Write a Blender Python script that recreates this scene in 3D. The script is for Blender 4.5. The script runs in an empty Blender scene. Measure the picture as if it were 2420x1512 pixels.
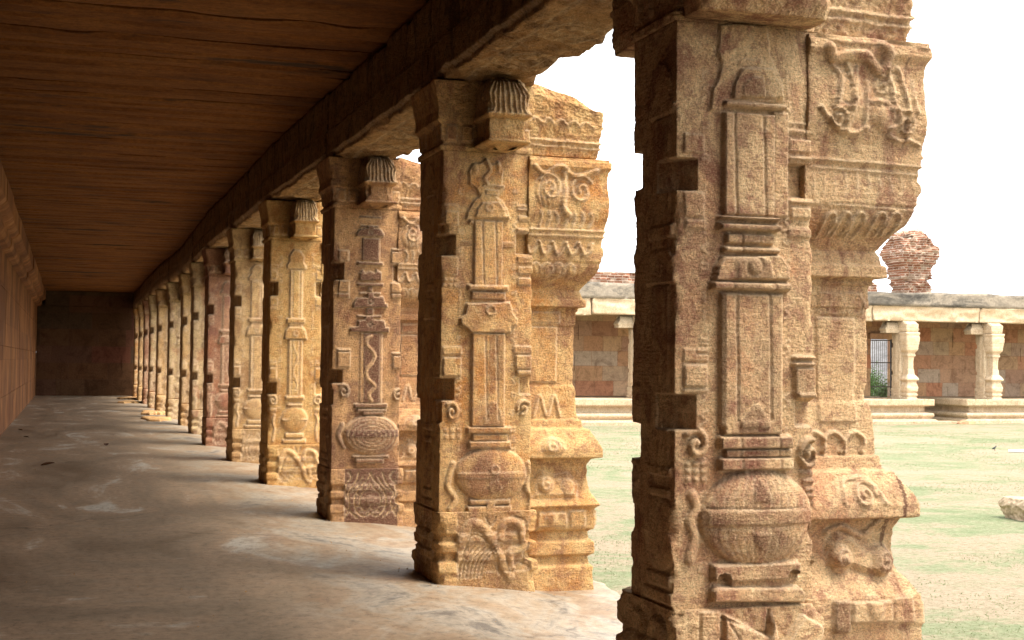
import bpy, math, random
import numpy as np
from mathutils import Matrix, Vector

# ------------------------------------------------------------------ camera
F = 3227.0; EYE = 1.45
yaw = math.atan(1047/3227.); pitch = math.atan(99.5/3227.); roll = .01
fw = np.array([math.sin(yaw)*math.cos(pitch), math.cos(yaw)*math.cos(pitch), math.sin(pitch)])
r0 = np.array([math.cos(yaw), -math.sin(yaw), 0.]); u0 = np.cross(r0, fw)
RR = r0*math.cos(roll)+u0*math.sin(roll); UU = -r0*math.sin(roll)+u0*math.cos(roll)
scene = bpy.context.scene
cam_d = bpy.data.cameras.new('camera'); cam = bpy.data.objects.new('camera', cam_d)
scene.collection.objects.link(cam); scene.camera = cam
cam.matrix_world = Matrix(((RR[0], UU[0], -fw[0], 0), (RR[1], UU[1], -fw[1], 0), (RR[2], UU[2], -fw[2], EYE), (0, 0, 0, 1)))
cam_d.lens = F/2420*36; cam_d.sensor_width = 36; cam_d.clip_start = .05; cam_d.clip_end = 5000
cam_d.dof.use_dof = True; cam_d.dof.focus_distance = 8.5; cam_d.dof.aperture_fstop = 22

# ------------------------------------------------------------------ sky, sun, exposure
SUN_EL = math.radians(65); SUN_DIR = np.array([.78, -.626]) / np.linalg.norm([.78, -.626])
w = bpy.data.worlds.new('World'); scene.world = w; w.use_nodes = True
nt = w.node_tree; nt.nodes.clear()
sky = nt.nodes.new('ShaderNodeTexSky'); sky.sky_type = 'NISHITA'; sky.sun_disc = False
sky.sun_elevation = SUN_EL; sky.sun_rotation = math.atan2(SUN_DIR[0], SUN_DIR[1])
sky.dust_density = 4; sky.air_density = 1; sky.ozone_density = 1
hs = nt.nodes.new('ShaderNodeHueSaturation'); hs.inputs['Saturation'].default_value = .16
bg = nt.nodes.new('ShaderNodeBackground'); bg.inputs['Strength'].default_value = .145
wo = nt.nodes.new('ShaderNodeOutputWorld')
ov = nt.nodes.new('ShaderNodeMix'); ov.data_type = 'RGBA'; ov.inputs[0].default_value = .75; ov.inputs[7].default_value = (6.2, 6.45, 6.7, 1)   # thin bright overcast veil
nt.links.new(sky.outputs[0], hs.inputs['Color']); nt.links.new(hs.outputs[0], ov.inputs[6]); nt.links.new(ov.outputs[2], bg.inputs['Color']); nt.links.new(bg.outputs[0], wo.inputs['Surface'])
sd = bpy.data.lights.new('sun', 'SUN'); sun = bpy.data.objects.new('sun', sd); scene.collection.objects.link(sun)
sd.energy = 1.5; sd.angle = math.radians(24); sd.color = (1, .94, .84)
sv = Vector((SUN_DIR[0]*math.cos(SUN_EL), SUN_DIR[1]*math.cos(SUN_EL), math.sin(SUN_EL)))
sun.rotation_euler = sv.to_track_quat('Z', 'Y').to_euler()
scene.view_settings.view_transform = 'Standard'; scene.view_settings.look = 'None'
scene.view_settings.exposure = 1.8; scene.view_settings.gamma = 1; scene.view_settings.use_curve_mapping = False
scene.cycles.diffuse_bounces = 1; scene.cycles.max_bounces = 5
scene.render.resolution_x = 1024; scene.render.resolution_y = 640

# ------------------------------------------------------------------ helpers
col = scene.collection
def onY(px, py, Y):                      # photo pixel (3840 wide) -> X, Z on the plane at depth Y
    x, y = px/1.58678, py/1.58678
    d = fw + RR*(x-1210)/F - UU*(y-756)/F
    return d[0]*Y/d[1], EYE + d[2]*Y/d[1]
def tag(o, label=None, cat=None, group=None, kind=None):
    if label: o['label'] = label
    if cat: o['category'] = cat
    if group: o['group'] = group
    if kind: o['kind'] = kind
    return o
def empty(name, loc):
    o = bpy.data.objects.new(name, None); o.location = loc; o.empty_display_size = .2; col.objects.link(o); return o
def mesh_obj(name, V, Fc, mat, parent=None, smooth=False, attr=None, offset=None):
    V = np.asarray(V, dtype=np.float64)
    loc = Vector((0, 0, 0))
    if parent is not None:
        V = V - np.array(parent.location)
    m = bpy.data.meshes.new(name)
    if isinstance(Fc, np.ndarray):
        m.vertices.add(len(V)); m.vertices.foreach_set('co', V.ravel())
        n = len(Fc); k = Fc.shape[1]
        m.loops.add(n*k); m.loops.foreach_set('vertex_index', Fc.ravel())
        m.polygons.add(n); m.polygons.foreach_set('loop_start', np.arange(0, n*k, k)); m.polygons.foreach_set('loop_total', np.full(n, k))
        m.update(calc_edges=True)
    else:
        m.from_pydata([tuple(v) for v in V], [], Fc)
    if attr is not None:
        a = m.attributes.new('patina', 'FLOAT', 'POINT'); a.data.foreach_set('value', np.asarray(attr, dtype=np.float32))
    m.validate()
    if smooth: m.polygons.foreach_set('use_smooth', [True]*len(m.polygons))
    m.materials.append(mat)
    o = bpy.data.objects.new(name, m); col.objects.link(o)
    if parent is not None: o.parent = parent
    return o

def vnoise(x, y, seed):                  # smooth 2D value noise in -1..1
    rng = np.random.RandomState(seed+5000); T = rng.rand(256, 256)*2-1
    xi = np.floor(x).astype(int); yi = np.floor(y).astype(int); fx = x-xi; fy = y-yi
    fx = fx*fx*(3-2*fx); fy = fy*fy*(3-2*fy)
    g = lambda a, b: T[(a) % 256, (b) % 256]
    return (g(xi, yi)*(1-fx)+g(xi+1, yi)*fx)*(1-fy)+(g(xi, yi+1)*(1-fx)+g(xi+1, yi+1)*fx)*fy
def fbm(x, y, seed, oct=3):
    s = 0; a = 1
    for i in range(oct): s = s + a*vnoise(x*2**i, y*2**i, seed+i*17); a *= .5
    return s

class Relief:                            # a carved height field over (u, z)
    def __init__(s, U, Z):
        s.U, s.Z = U, Z; s.h = np.zeros_like(U); s.p = np.zeros_like(U)
    def _put(s, m, h, pat, sub):
        v = m*h
        if sub: s.h = np.where(m > 0, s.h+v, s.h)
        else: s.h = np.where(v > s.h, v, s.h) if h > 0 else np.where(v < 0, np.minimum(s.h, v), s.h)
        if pat is not None: s.p = np.where(m > .5, pat, s.p)
    def rect(s, a, b, h, pat=None, bev=.007, add=False):
        u0, u1 = sorted((a[0], b[0])); z0, z1 = sorted((a[1], b[1]))
        d = np.minimum(np.minimum(s.U-u0, u1-s.U), np.minimum(s.Z-z0, z1-s.Z))
        s._put(np.clip(d/bev, 0, 1), h, pat, add)
    def segd(s, pts):
        D = np.full_like(s.U, 9.)
        for (a, b) in zip(pts[:-1], pts[1:]):
            ax, az = a; dx, dz = b[0]-ax, b[1]-az; L = dx*dx+dz*dz+1e-12
            t = np.clip(((s.U-ax)*dx+(s.Z-az)*dz)/L, 0, 1)
            D = np.minimum(D, np.hypot(s.U-ax-t*dx, s.Z-az-t*dz))
        return D
    def poly(s, pts, h, pat=None, bev=.008, add=False):
        ins = np.zeros(s.U.shape, bool); n = len(pts)
        for i in range(n):
            (x1, y1), (x2, y2) = pts[i], pts[(i+1) % n]
            c = ((y1 > s.Z) != (y2 > s.Z)) & (s.U < (x2-x1)*(s.Z-y1)/((y2-y1) or 1e-9)+x1)
            ins ^= c
        d = s.segd(list(pts)+[pts[0]])
        s._put(np.where(ins, np.clip(d/bev, 0, 1), 0), h, pat, add)
    def ell(s, c, ru, rz, h, pat=None, p=.5, add=False):
        q = 1-((s.U-c[0])/ru)**2-((s.Z-c[1])/rz)**2
        s._put(np.clip(q, 0, 1)**p, h, pat, add)
    def ring(s, c, r, wd, h, add=True):
        d = np.abs(np.hypot(s.U-c[0], s.Z-c[1])-r); s._put(np.clip(1-d/wd, 0, 1)**.5, h, None, add)
    def stroke(s, pts, wd, h, pat=None, add=False):
        d = s.segd(pts); s._put(np.clip(1-(d/wd)**2, 0, 1)**.5, h, pat, add)
    def groove(s, pts, wd, dep, pat=None): s.stroke(pts, wd, -dep, pat, add=True)
    def scroll(s, c, r, turns=1.4, a0=0, sgn=1, wd=.012, h=.02, pat=None, add=False, sq=1.2):
        n = 26; P = []
        for i in range(n):
            t = i/(n-1); a = a0+sgn*turns*2*math.pi*t; rr = r*(1-.85*t); P.append((c[0]+rr*math.cos(a), c[1]+sq*rr*math.sin(a)))
        s.stroke(P, wd, h, pat, add)
def spline(pts, n=8):                    # Catmull-Rom through the points
    P = [pts[0]]+list(pts)+[pts[-1]]; out = []
    for i in range(1, len(P)-2):
        p0, p1, p2, p3 = [np.array(q) for q in P[i-1:i+3]]
        for k in range(n):
            t = k/n; q = .5*((2*p1)+(-p0+p2)*t+(2*p0-5*p1+4*p2-p3)*t*t+(-p0+3*p1-3*p2+p3)*t**3); out.append(tuple(q))
    out.append(tuple(pts[-1])); return out

def relief_prism(name, X0, X1, Y0, Y1, z0, z1, step, mat, parent=None, prof=None, faces={}, amp=.003, seed=1,
                 fprof=(1, 1, 1, 1), c=.1, chip=.012, xf=None, flip=False, topz=None, nscale=1.0, smooth=False, kw=None, botz=None, c3=None):
    """Carved rectangular block. Sides: 0 front(-Y) 1 right(+X) 2 back(+Y) 3 left(-X); heights push each side along its normal."""
    nz = max(2, int((z1-z0)/step)); zs = np.linspace(z0, z1, nz+1)
    corners = [(X0, Y0), (X1, Y0), (X1, Y1), (X0, Y1)]; N = [(0, -1), (1, 0), (0, 1), (-1, 0)]
    H = []; S = []; PT = []; WT = []
    for i in range(4):
        a, b = corners[i], corners[(i+1) % 4]; L = math.hypot(b[0]-a[0], b[1]-a[1]); n = max(2, int(L/step)); s = np.linspace(0, L, n+1)
        Ug, Zg = np.meshgrid(s, zs); R = Relief(Ug, Zg)
        if i in faces: faces[i](R)
        h = R.h
        ns = nscale
        h = h + amp*fbm(Ug*7*ns+i*31, Zg*6*ns, seed, 3) + amp*.65*(vnoise((Ug*62+Zg*37)*ns+i*7, (Zg*70-Ug*33)*ns, seed+5)+.6*vnoise((Ug*80-Zg*90)*ns, (Zg*120+Ug*70)*ns, seed+6))
        if step < .016 and name in ('shaft', 'outer_column', 'plinth', 'bracket_end', 'capital'):
            h = h + .0017*np.sin(Zg*2*math.pi/.017+2.5*vnoise(Ug*9, Zg*7, seed+61))*np.clip(.35+fbm(Ug*5, Zg*4, seed+63, 2), 0, 1)*np.clip(.55+vnoise(Ug*45, Zg*20, seed+65), .1, 1)
        if chip:
            e = np.minimum(Ug, L-Ug); ck = np.clip(fbm(Zg*6*ns, Zg*0+e*3, seed+9, 3)-.25, 0, 1)
            h = h - chip*np.exp(-e/.014)*(.2+1.5*ck)
        if prof is not None: h = h + fprof[i]*prof(Zg)
        pr = np.pad(R.h, 1, mode='edge'); bl = (pr[:-2, 1:-1]+pr[2:, 1:-1]+pr[1:-1, :-2]+pr[1:-1, 2:]+pr[:-2, :-2]+pr[2:, 2:]+pr[:-2, 2:]+pr[2:, :-2])/8
        WT.append(np.clip(np.abs(R.h-bl)/.0035, 0, 1))
        skin = np.clip((R.h-.02)/.03, 0, 1)*np.clip(fbm(Ug*7+i*3, Zg*5, seed+31, 4)*1.4+.25, 0, 1)*.55 if parent is not None else 0*h
        H.append(h); S.append(s); PT.append(np.maximum(R.p, skin))
    V = []; A = []; B = []
    for i in range(4):
        a, b = corners[i], corners[(i+1) % 4]; L = S[i][-1]; d = ((b[0]-a[0])/L, (b[1]-a[1])/L); s = S[i][:-1][None, :]
        hp = H[i-1][:, -1:]; hn = H[(i+1) % 4][:, :1]
        cn = c3 if (c3 and i == 3) else c; w0 = np.clip(1-s/c, 0, 1); w1 = np.clip(1-(L-s)/cn, 0, 1); n = N[i]; npv = N[i-1]; nn = N[(i+1) % 4]; hh = H[i][:, :-1]
        x = a[0]+d[0]*s+n[0]*hh+npv[0]*hp*w0+nn[0]*hn*w1
        y = a[1]+d[1]*s+n[1]*hh+npv[1]*hp*w0+nn[1]*hn*w1
        V.append(np.stack([x, y, np.broadcast_to(zs[:, None], x.shape)], -1)); A.append(PT[i][:, :-1]); B.append(WT[i][:, :-1])
    V = np.concatenate(V, 1); A = np.concatenate(A, 1); B = np.concatenate(B, 1).reshape(-1); B = np.append(B, [0, 0]); m = V.shape[1]
    if topz is not None:
        t = (V[..., 2]-z0)/(z1-z0); V[..., 2] += t**3*topz(V[..., 0], V[..., 1])
    if botz is not None:
        t = 1-(V[..., 2]-z0)/(z1-z0); V[..., 2] += t**3*botz(V[..., 0], V[..., 1])
    idx = np.arange((nz+1)*m).reshape(nz+1, m); nx = np.roll(idx, -1, 1)
    Q = np.stack([idx[:-1], nx[:-1], nx[1:], idx[1:]], -1).reshape(-1, 4)
    V = V.reshape(-1, 3); A = A.reshape(-1)
    # caps: two extra centres
    ct = V[idx[-1]].mean(0); cb = V[idx[0]].mean(0); V = np.vstack([V, ct, cb]); A = np.append(A, [0, 0]); it, ib = len(V)-2, len(V)-1
    T = np.concatenate([np.stack([idx[-1], nx[-1], np.full(m, it), np.full(m, it)], -1), np.stack([nx[0], idx[0], np.full(m, ib), np.full(m, ib)], -1)])
    if xf is not None: V = xf(V)
    Fl = [tuple(q) for q in Q] if False else None
    me_q = Q[:, ::-1] if flip else Q; me_t = T[:, :3][:, ::-1] if flip else T[:, :3]
    return build_mixed(name, V, me_q, me_t, mat, parent, A, smooth, B)
def build_mixed(name, V, Q, T, mat, parent, A, smooth, B=None):
    V = V.copy()
    if parent is not None: V = V-np.array(parent.location)
    m = bpy.data.meshes.new(name); m.vertices.add(len(V)); m.vertices.foreach_set('co', V.ravel())
    nq, ntr = len(Q), len(T); m.loops.add(nq*4+ntr*3)
    m.loops.foreach_set('vertex_index', np.concatenate([Q.ravel(), T.ravel()]).astype(np.int32))
    m.polygons.add(nq+ntr)
    st = np.concatenate([np.arange(nq)*4, nq*4+np.arange(ntr)*3]); to = np.concatenate([np.full(nq, 4), np.full(ntr, 3)])
    m.polygons.foreach_set('loop_start', st.astype(np.int32)); m.polygons.foreach_set('loop_total', to.astype(np.int32))
    m.update(calc_edges=True)
    if A is not None:
        a = m.attributes.new('patina', 'FLOAT', 'POINT'); a.data.foreach_set('value', A.astype(np.float32))
    if B is not None:
        a = m.attributes.new('worn', 'FLOAT', 'POINT'); a.data.foreach_set('value', B.astype(np.float32))
    if smooth: m.polygons.foreach_set('use_smooth', [True]*len(m.polygons))
    m.materials.append(mat)
    o = bpy.data.objects.new(name, m); col.objects.link(o)
    if parent is not None: o.parent = parent
    return o

# ------------------------------------------------------------------ materials
class NG:
    def __init__(s, name):
        s.m = bpy.data.materials.new(name); s.m.use_nodes = True; s.t = s.m.node_tree; s.t.nodes.clear()
        s.out = s.t.nodes.new('ShaderNodeOutputMaterial'); s.b = s.t.nodes.new('ShaderNodeBsdfPrincipled'); s.l(s.b.outputs[0], s.out.inputs[0])
        g = s.t.nodes.new('ShaderNodeNewGeometry'); s.pos = g.outputs['Position']
    def l(s, a, b): s.t.links.new(a, b)
    def map(s, sc, src=None, rot=(0, 0, 0), loc=(0, 0, 0)):
        n = s.t.nodes.new('ShaderNodeMapping'); n.inputs['Scale'].default_value = sc; n.inputs['Rotation'].default_value = rot; n.inputs['Location'].default_value = loc
        s.l(src or s.pos, n.inputs[0]); return n.outputs[0]
    def noise(s, scale, vec=None, det=4, rough=.6, dist=0):
        n = s.t.nodes.new('ShaderNodeTexNoise'); n.inputs['Scale'].default_value = scale; n.inputs['Detail'].default_value = det
        n.inputs['Roughness'].default_value = rough; n.inputs['Distortion'].default_value = dist; s.l(vec or s.pos, n.inputs['Vector']); return n.outputs['Fac']
    def ramp(s, f, stops):
        n = s.t.nodes.new('ShaderNodeValToRGB'); e = n.color_ramp.elements
        while len(e) < len(stops): e.new(.5)
        for k, (p, c) in zip(e, stops):
            k.position = p; k.color = (c, c, c, 1) if isinstance(c, (int, float)) else (*c, 1)
        s.l(f, n.inputs[0]); return n.outputs[0]
    def mix(s, f, a, b, mode='MIX'):
        n = s.t.nodes.new('ShaderNodeMix'); n.data_type = 'RGBA'; n.blend_type = mode
        for v, i in ((f, 0), (a, 6), (b, 7)):
            if isinstance(v, (int, float)): n.inputs[i].default_value = v
            elif isinstance(v, tuple): n.inputs[i].default_value = (*v, 1)
            else: s.l(v, n.inputs[i])
        return n.outputs[2]
    def math(s, op, a, b=0., c=0.):
        n = s.t.nodes.new('ShaderNodeMath'); n.operation = op
        for v, i in ((a, 0), (b, 1), (c, 2)):
            if isinstance(v, (int, float)): n.inputs[i].default_value = v
            else: s.l(v, n.inputs[i])
        return n.outputs[0]
    def bump(s, h, st, dist=.01, prev=None):
        n = s.t.nodes.new('ShaderNodeBump'); n.inputs['Strength'].default_value = st; n.inputs['Distance'].default_value = dist
        s.l(h, n.inputs['Height'])
        if prev: s.l(prev, n.inputs['Normal'])
        return n.outputs[0]
    def attr(s, name):
        n = s.t.nodes.new('ShaderNodeAttribute'); n.attribute_name = name; return n.outputs['Fac']
    def fin(s, color, normal=None, rough=.9, spec=.2):
        if isinstance(color, tuple): s.b.inputs['Base Color'].default_value = (*color, 1)
        else: s.l(color, s.b.inputs['Base Color'])
        if normal: s.l(normal, s.b.inputs['Normal'])
        if isinstance(rough, (int, float)): s.b.inputs['Roughness'].default_value = rough
        else: s.l(rough, s.b.inputs['Roughness'])
        s.b.inputs['Specular IOR Level'].default_value = spec; return s.m

def stone(name, base, alt, dark, off=(0, 0, 0), alt_t=(.48, .66), dark_t=(.6, .7), chis=1.0, pat=(.15, .066, .042), red=0.0):
    g = NG(name); p = g.map((1, 1, 1), loc=off)
    big = g.noise(1.7, p, 6, .7, .6); c = g.mix(g.ramp(big, [(alt_t[0], 0.), (alt_t[1], 1.)]), base, alt)
    mot = g.noise(9, g.map((1, 1, .8), p, loc=(2, 2, 6)), 6, .72, .4); pale = tuple(min(.8, q*1.22+.03) for q in base)
    c = g.mix(g.math('MULTIPLY', g.ramp(mot, [(.47, 0.), (.58, 1.)]), .55), c, pale)
    n2 = g.noise(3.6, g.map((1, 1, .55), p, loc=(7, 3, 1)), 7, .74, .8)
    c = g.mix(g.math('MULTIPLY', g.ramp(n2, [(dark_t[0]-.10, 0.), (dark_t[1]-.07, 1.)]), .8), c, dark)
    n4 = g.noise(15, g.map((1, 1, 1.3), p, loc=(1, 8, 3)), 6, .75, .3); c = g.mix(g.math('MULTIPLY', g.ramp(n4, [(.51, 0.), (.60, 1.)]), .55), c, dark)
    if red:
        n3 = g.noise(2.6, g.map((1, 1, .8), p, loc=(17, 9, 4)), 4, .55, .3); c = g.mix(g.math('MULTIPLY', g.ramp(n3, [(.56, 0.), (.66, 1.)]), red), c, (.40, .11, .045))
    v = g.t.nodes.new('ShaderNodeTexVoronoi'); v.inputs['Scale'].default_value = 85; v.inputs['Randomness'].default_value = 1
    g.l(g.map((.8, .8, 1.5), p), v.inputs['Vector'])
    pit = g.ramp(v.outputs['Distance'], [(.15, 1.), (.45, 0.)])
    grain = g.noise(105, g.map((1, 1, 1.3), p), 5, .85)
    c = g.mix(g.attr('patina'), c, g.mix(g.math('MULTIPLY', pit, .2), pat, (.42, .25, .14)))
    c = g.mix(g.math('MULTIPLY', pit, .30), c, (.80, .57, .33))
    c = g.mix(.95, c, g.ramp(grain, [(.34, .40), (.47, 1.0), (.62, 1.3)]), 'MULTIPLY')
    wn = g.math('MULTIPLY', g.math('MULTIPLY', g.attr('worn'), g.ramp(g.noise(30, p, 5, .8), [(.38, .08), (.6, .62)])), g.math('SUBTRACT', 1.0, g.math('MULTIPLY', g.attr('patina'), .45))); c = g.mix(wn, c, (.84, .62, .40))
    ch = g.noise(34, g.map((.5, .5, 2.4), p), 4, .7, .3)
    pk = g.noise(75, p, 4, .8)
    n = g.bump(ch, .7*chis, .012); n = g.bump(pk, 1.0*chis, .018, n); n = g.bump(pit, -.5*chis, .006, n)
    return g.fin(c, n, .92, .12)

def blocks_mat(name, palette, bw, bh, axis='x', mortar=(.06, .035, .02), rgh=.9, off=(0, 0), stain=.5):
    g = NG(name); sp = g.t.nodes.new('ShaderNodeSeparateXYZ'); g.l(g.pos, sp.inputs[0]); cb = g.t.nodes.new('ShaderNodeCombineXYZ')
    g.l(sp.outputs['X' if axis == 'x' else 'Y'], cb.inputs[0]); g.l(sp.outputs['Z'], cb.inputs[1])
    mp = g.map((1, 1, 1), cb.outputs[0], loc=(off[0], off[1], 0))
    b = g.t.nodes.new('ShaderNodeTexBrick'); b.inputs['Scale'].default_value = 1; b.inputs['Brick Width'].default_value = bw; b.inputs['Row Height'].default_value = bh
    b.inputs['Mortar Size'].default_value = min(bw, bh)*.014 if bh > .3 else .012; b.inputs['Mortar Smooth'].default_value = .3; b.offset = .42; b.squash = .72; b.squash_frequency = 3
    b.inputs['Color1'].default_value = (0, 0, 0, 1); b.inputs['Color2'].default_value = (1, 1, 1, 1); b.inputs['Mortar'].default_value = (.5, .5, .5, 1)
    g.l(mp, b.inputs['Vector'])
    k = len(palette); c = g.ramp(b.outputs['Color'], [(i/k, p) for i, p in enumerate(palette)])
    c.node.color_ramp.interpolation = 'CONSTANT' if False else 'LINEAR'
    c = g.mix(stain, c, g.ramp(g.noise(1.6, g.pos, 6, .7, 1.), [(.3, (.42, .36, .33)), (.5, .9), (.7, 1.)]), 'MULTIPLY')
    c = g.mix(.5, c, g.ramp(g.noise(14, g.pos, 5, .7), [(.3, .5), (.6, 1.)]), 'MULTIPLY')
    c = g.mix(g.math('MULTIPLY', b.outputs['Fac'], .75 if bh < .3 else .35), c, mortar)
    n = g.bump(b.outputs['Fac'], -.6, .03); n = g.bump(g.noise(20, g.pos, 5, .7), .6, .02, n)
    return g.fin(c, n, rgh, .1)

M = {}
STONES = [
    ('beige', (.70, .45, .24), (.54, .26, .135), (.27, .105, .07), (0, 0, 0), 0),
    ('gold', (.72, .42, .175), (.60, .26, .075), (.31, .13, .07), (3, 1, 5), 0),
    ('gold_plum', (.58, .32, .14), (.42, .19, .085), (.21, .095, .06), (9, 4, 2), .25),
    ('ochre', (.72, .41, .15), (.62, .29, .08), (.44, .18, .05), (2, 8, 3), 0),
    ('straw', (.68, .42, .19), (.56, .31, .12), (.36, .18, .08), (5, 5, 9), 0),
    ('rose', (.46, .235, .13), (.38, .165, .095), (.25, .10, .07), (1, 7, 7), .4),
    ('cream', (.64, .45, .23), (.56, .37, .18), (.34, .18, .11), (8, 2, 6), .6),
]
for n, a, b, c, off, rd in STONES: M[n] = stone('stone_'+n, a, b, c, off, red=rd)
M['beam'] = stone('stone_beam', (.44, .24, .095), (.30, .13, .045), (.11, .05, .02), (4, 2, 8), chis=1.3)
M['bright'] = stone('stone_court', (.56, .42, .27), (.50, .34, .20), (.34, .20, .12), (4, 4, 8), alt_t=(.5, .7), dark_t=(.64, .76))

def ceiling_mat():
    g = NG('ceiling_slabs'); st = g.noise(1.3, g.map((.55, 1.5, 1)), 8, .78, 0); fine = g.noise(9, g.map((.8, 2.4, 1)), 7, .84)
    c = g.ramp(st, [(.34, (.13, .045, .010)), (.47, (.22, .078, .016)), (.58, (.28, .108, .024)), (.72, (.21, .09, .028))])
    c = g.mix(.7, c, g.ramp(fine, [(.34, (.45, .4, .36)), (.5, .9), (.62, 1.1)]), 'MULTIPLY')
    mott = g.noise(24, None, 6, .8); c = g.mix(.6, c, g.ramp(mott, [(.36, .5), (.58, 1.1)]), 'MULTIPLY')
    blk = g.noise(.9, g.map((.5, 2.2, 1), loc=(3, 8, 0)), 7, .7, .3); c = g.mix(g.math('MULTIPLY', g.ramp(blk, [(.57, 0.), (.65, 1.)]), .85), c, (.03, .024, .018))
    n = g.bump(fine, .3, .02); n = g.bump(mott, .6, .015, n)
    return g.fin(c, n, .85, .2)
M['ceiling'] = ceiling_mat()
def floor_mat():
    g = NG('floor_cement'); a = g.noise(.55, g.map((1.4, .55, 1)), 7, .68, 1.2)
    c = g.ramp(a, [(.3, (.20, .135, .08)), (.45, (.33, .235, .15)), (.56, (.42, .28, .17)), (.64, (.58, .50, .39)), (.8, (.40, .31, .22))])
    sp = g.t.nodes.new('ShaderNodeSeparateXYZ'); g.l(g.pos, sp.inputs[0])
    edge = g.math('ADD', sp.outputs['X'], g.math('MULTIPLY', g.math('SUBTRACT', g.noise(1.1, None, 4), .5), 1.6))
    e = g.ramp(g.math('MULTIPLY', edge, .25), [(.30, 0.), (.45, 1.)])
    red = g.ramp(g.noise(1.6, g.map((1, .6, 1), loc=(5, 2, 0)), 6, .7, .8), [(.35, (.25, .145, .08)), (.47, (.32, .225, .14)), (.57, (.36, .30, .225)), (.66, (.14, .125, .105))])
    c = g.mix(g.math('MULTIPLY', e, .85), c, red)
    fine = g.noise(14, g.map((1, .8, 1)), 9, .85, .4); c = g.mix(.8, c, g.ramp(fine, [(.36, .42), (.5, .9), (.62, 1.1)]), 'MULTIPLY')
    sc = g.noise(3.2, g.map((.35, 1.6, 1)), 6, .75, 1.5); c = g.mix(g.math('MULTIPLY', g.ramp(sc, [(.62, 0.), (.7, 1.)]), .45), c, (.60, .54, .47))
    v = g.t.nodes.new('ShaderNodeTexVoronoi'); v.feature = 'DISTANCE_TO_EDGE'; v.inputs['Scale'].default_value = .4
    nz = g.t.nodes.new('ShaderNodeTexNoise'); nz.inputs['Scale'].default_value = 2.2; nz.inputs['Detail'].default_value = 6; g.l(g.pos, nz.inputs['Vector'])
    g.l(g.mix(.4, g.pos, nz.outputs['Color']), v.inputs['Vector'])
    ckm = g.ramp(g.noise(.5, None, 3, loc=None) if False else g.noise(.5, None, 3), [(.5, 0.), (.58, 1.)]); ck = g.math('MULTIPLY', g.ramp(v.outputs['Distance'], [(.0, 1.), (.005, 0.)]), ckm); c = g.mix(g.math('MULTIPLY', ck, .6), c, (.05, .03, .02))
    pits = g.ramp(g.noise(34, None, 2, .5), [(.69, 0.), (.73, 1.)]); c = g.mix(g.math('MULTIPLY', pits, .6), c, (.06, .045, .03))
    n = g.bump(fine, .35, .012); n = g.bump(g.noise(60, None, 3, .7), .25, .004, n); n = g.bump(ck, -.5, .01, n)
    return g.fin(c, n, g.ramp(a, [(.3, .42), (.7, .7)]), .35)
M['floor'] = floor_mat()
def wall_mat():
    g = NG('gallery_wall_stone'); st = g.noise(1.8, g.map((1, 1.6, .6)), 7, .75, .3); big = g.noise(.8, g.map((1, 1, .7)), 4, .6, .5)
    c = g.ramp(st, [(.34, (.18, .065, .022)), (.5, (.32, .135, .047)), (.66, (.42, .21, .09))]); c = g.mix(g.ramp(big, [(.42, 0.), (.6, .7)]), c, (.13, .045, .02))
    sp = g.t.nodes.new('ShaderNodeSeparateXYZ'); g.l(g.pos, sp.inputs[0]); cb = g.t.nodes.new('ShaderNodeCombineXYZ'); g.l(sp.outputs['Y'], cb.inputs[0]); g.l(sp.outputs['Z'], cb.inputs[1])
    b = g.t.nodes.new('ShaderNodeTexBrick'); b.inputs['Scale'].default_value = 1; b.inputs['Brick Width'].default_value = 1.1; b.inputs['Row Height'].default_value = .7; b.inputs['Mortar Size'].default_value = .003
    b.inputs['Color1'].default_value = (.78, .76, .76, 1); b.inputs['Color2'].default_value = (1.12, 1.1, 1.06, 1); b.inputs['Mortar'].default_value = (.6, .5, .45, 1); g.l(cb.outputs[0], b.inputs['Vector'])
    c = g.mix(1., c, b.outputs['Color'], 'MULTIPLY')
    n = g.bump(b.outputs['Fac'], -.2, .01); n = g.bump(g.noise(30, g.map((1, 1, .5)), 5, .7), .5, .01, n); return g.fin(c, n, .85, .25)
M['wall'] = wall_mat()
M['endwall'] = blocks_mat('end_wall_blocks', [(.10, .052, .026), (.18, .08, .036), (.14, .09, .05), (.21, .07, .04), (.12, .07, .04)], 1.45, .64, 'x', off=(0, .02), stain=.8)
M['farwall'] = blocks_mat('far_wall_blocks', [(.58, .30, .17), (.74, .42, .21), (.66, .46, .28), (.66, .28, .145), (.74, .46, .27), (.56, .29, .17), (.66, .48, .33)], 1.25, .66, 'x', stain=.85)
M['brick'] = blocks_mat('ruined_brick', [(.28, .11, .06), (.38, .18, .105), (.22, .10, .06), (.46, .34, .24), (.33, .15, .085)], .34, .11, 'x', mortar=(.62, .50, .40), stain=.45)
def plaster_mat():
    g = NG('weathered_roof_plaster'); a = g.noise(.9, g.map((.5, 1, 1)), 7, .72, .6); c = g.ramp(a, [(.36, (.08, .07, .06)), (.47, (.20, .17, .135)), (.56, (.38, .31, .235)), (.75, (.24, .20, .155))])
    c = g.mix(.5, c, g.ramp(g.noise(9, None, 5), [(.3, .5), (.6, 1.)]), 'MULTIPLY'); return g.fin(c, g.bump(g.noise(8, None, 6, .7), .6, .05), .95, .1)
M['plaster'] = plaster_mat()
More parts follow.
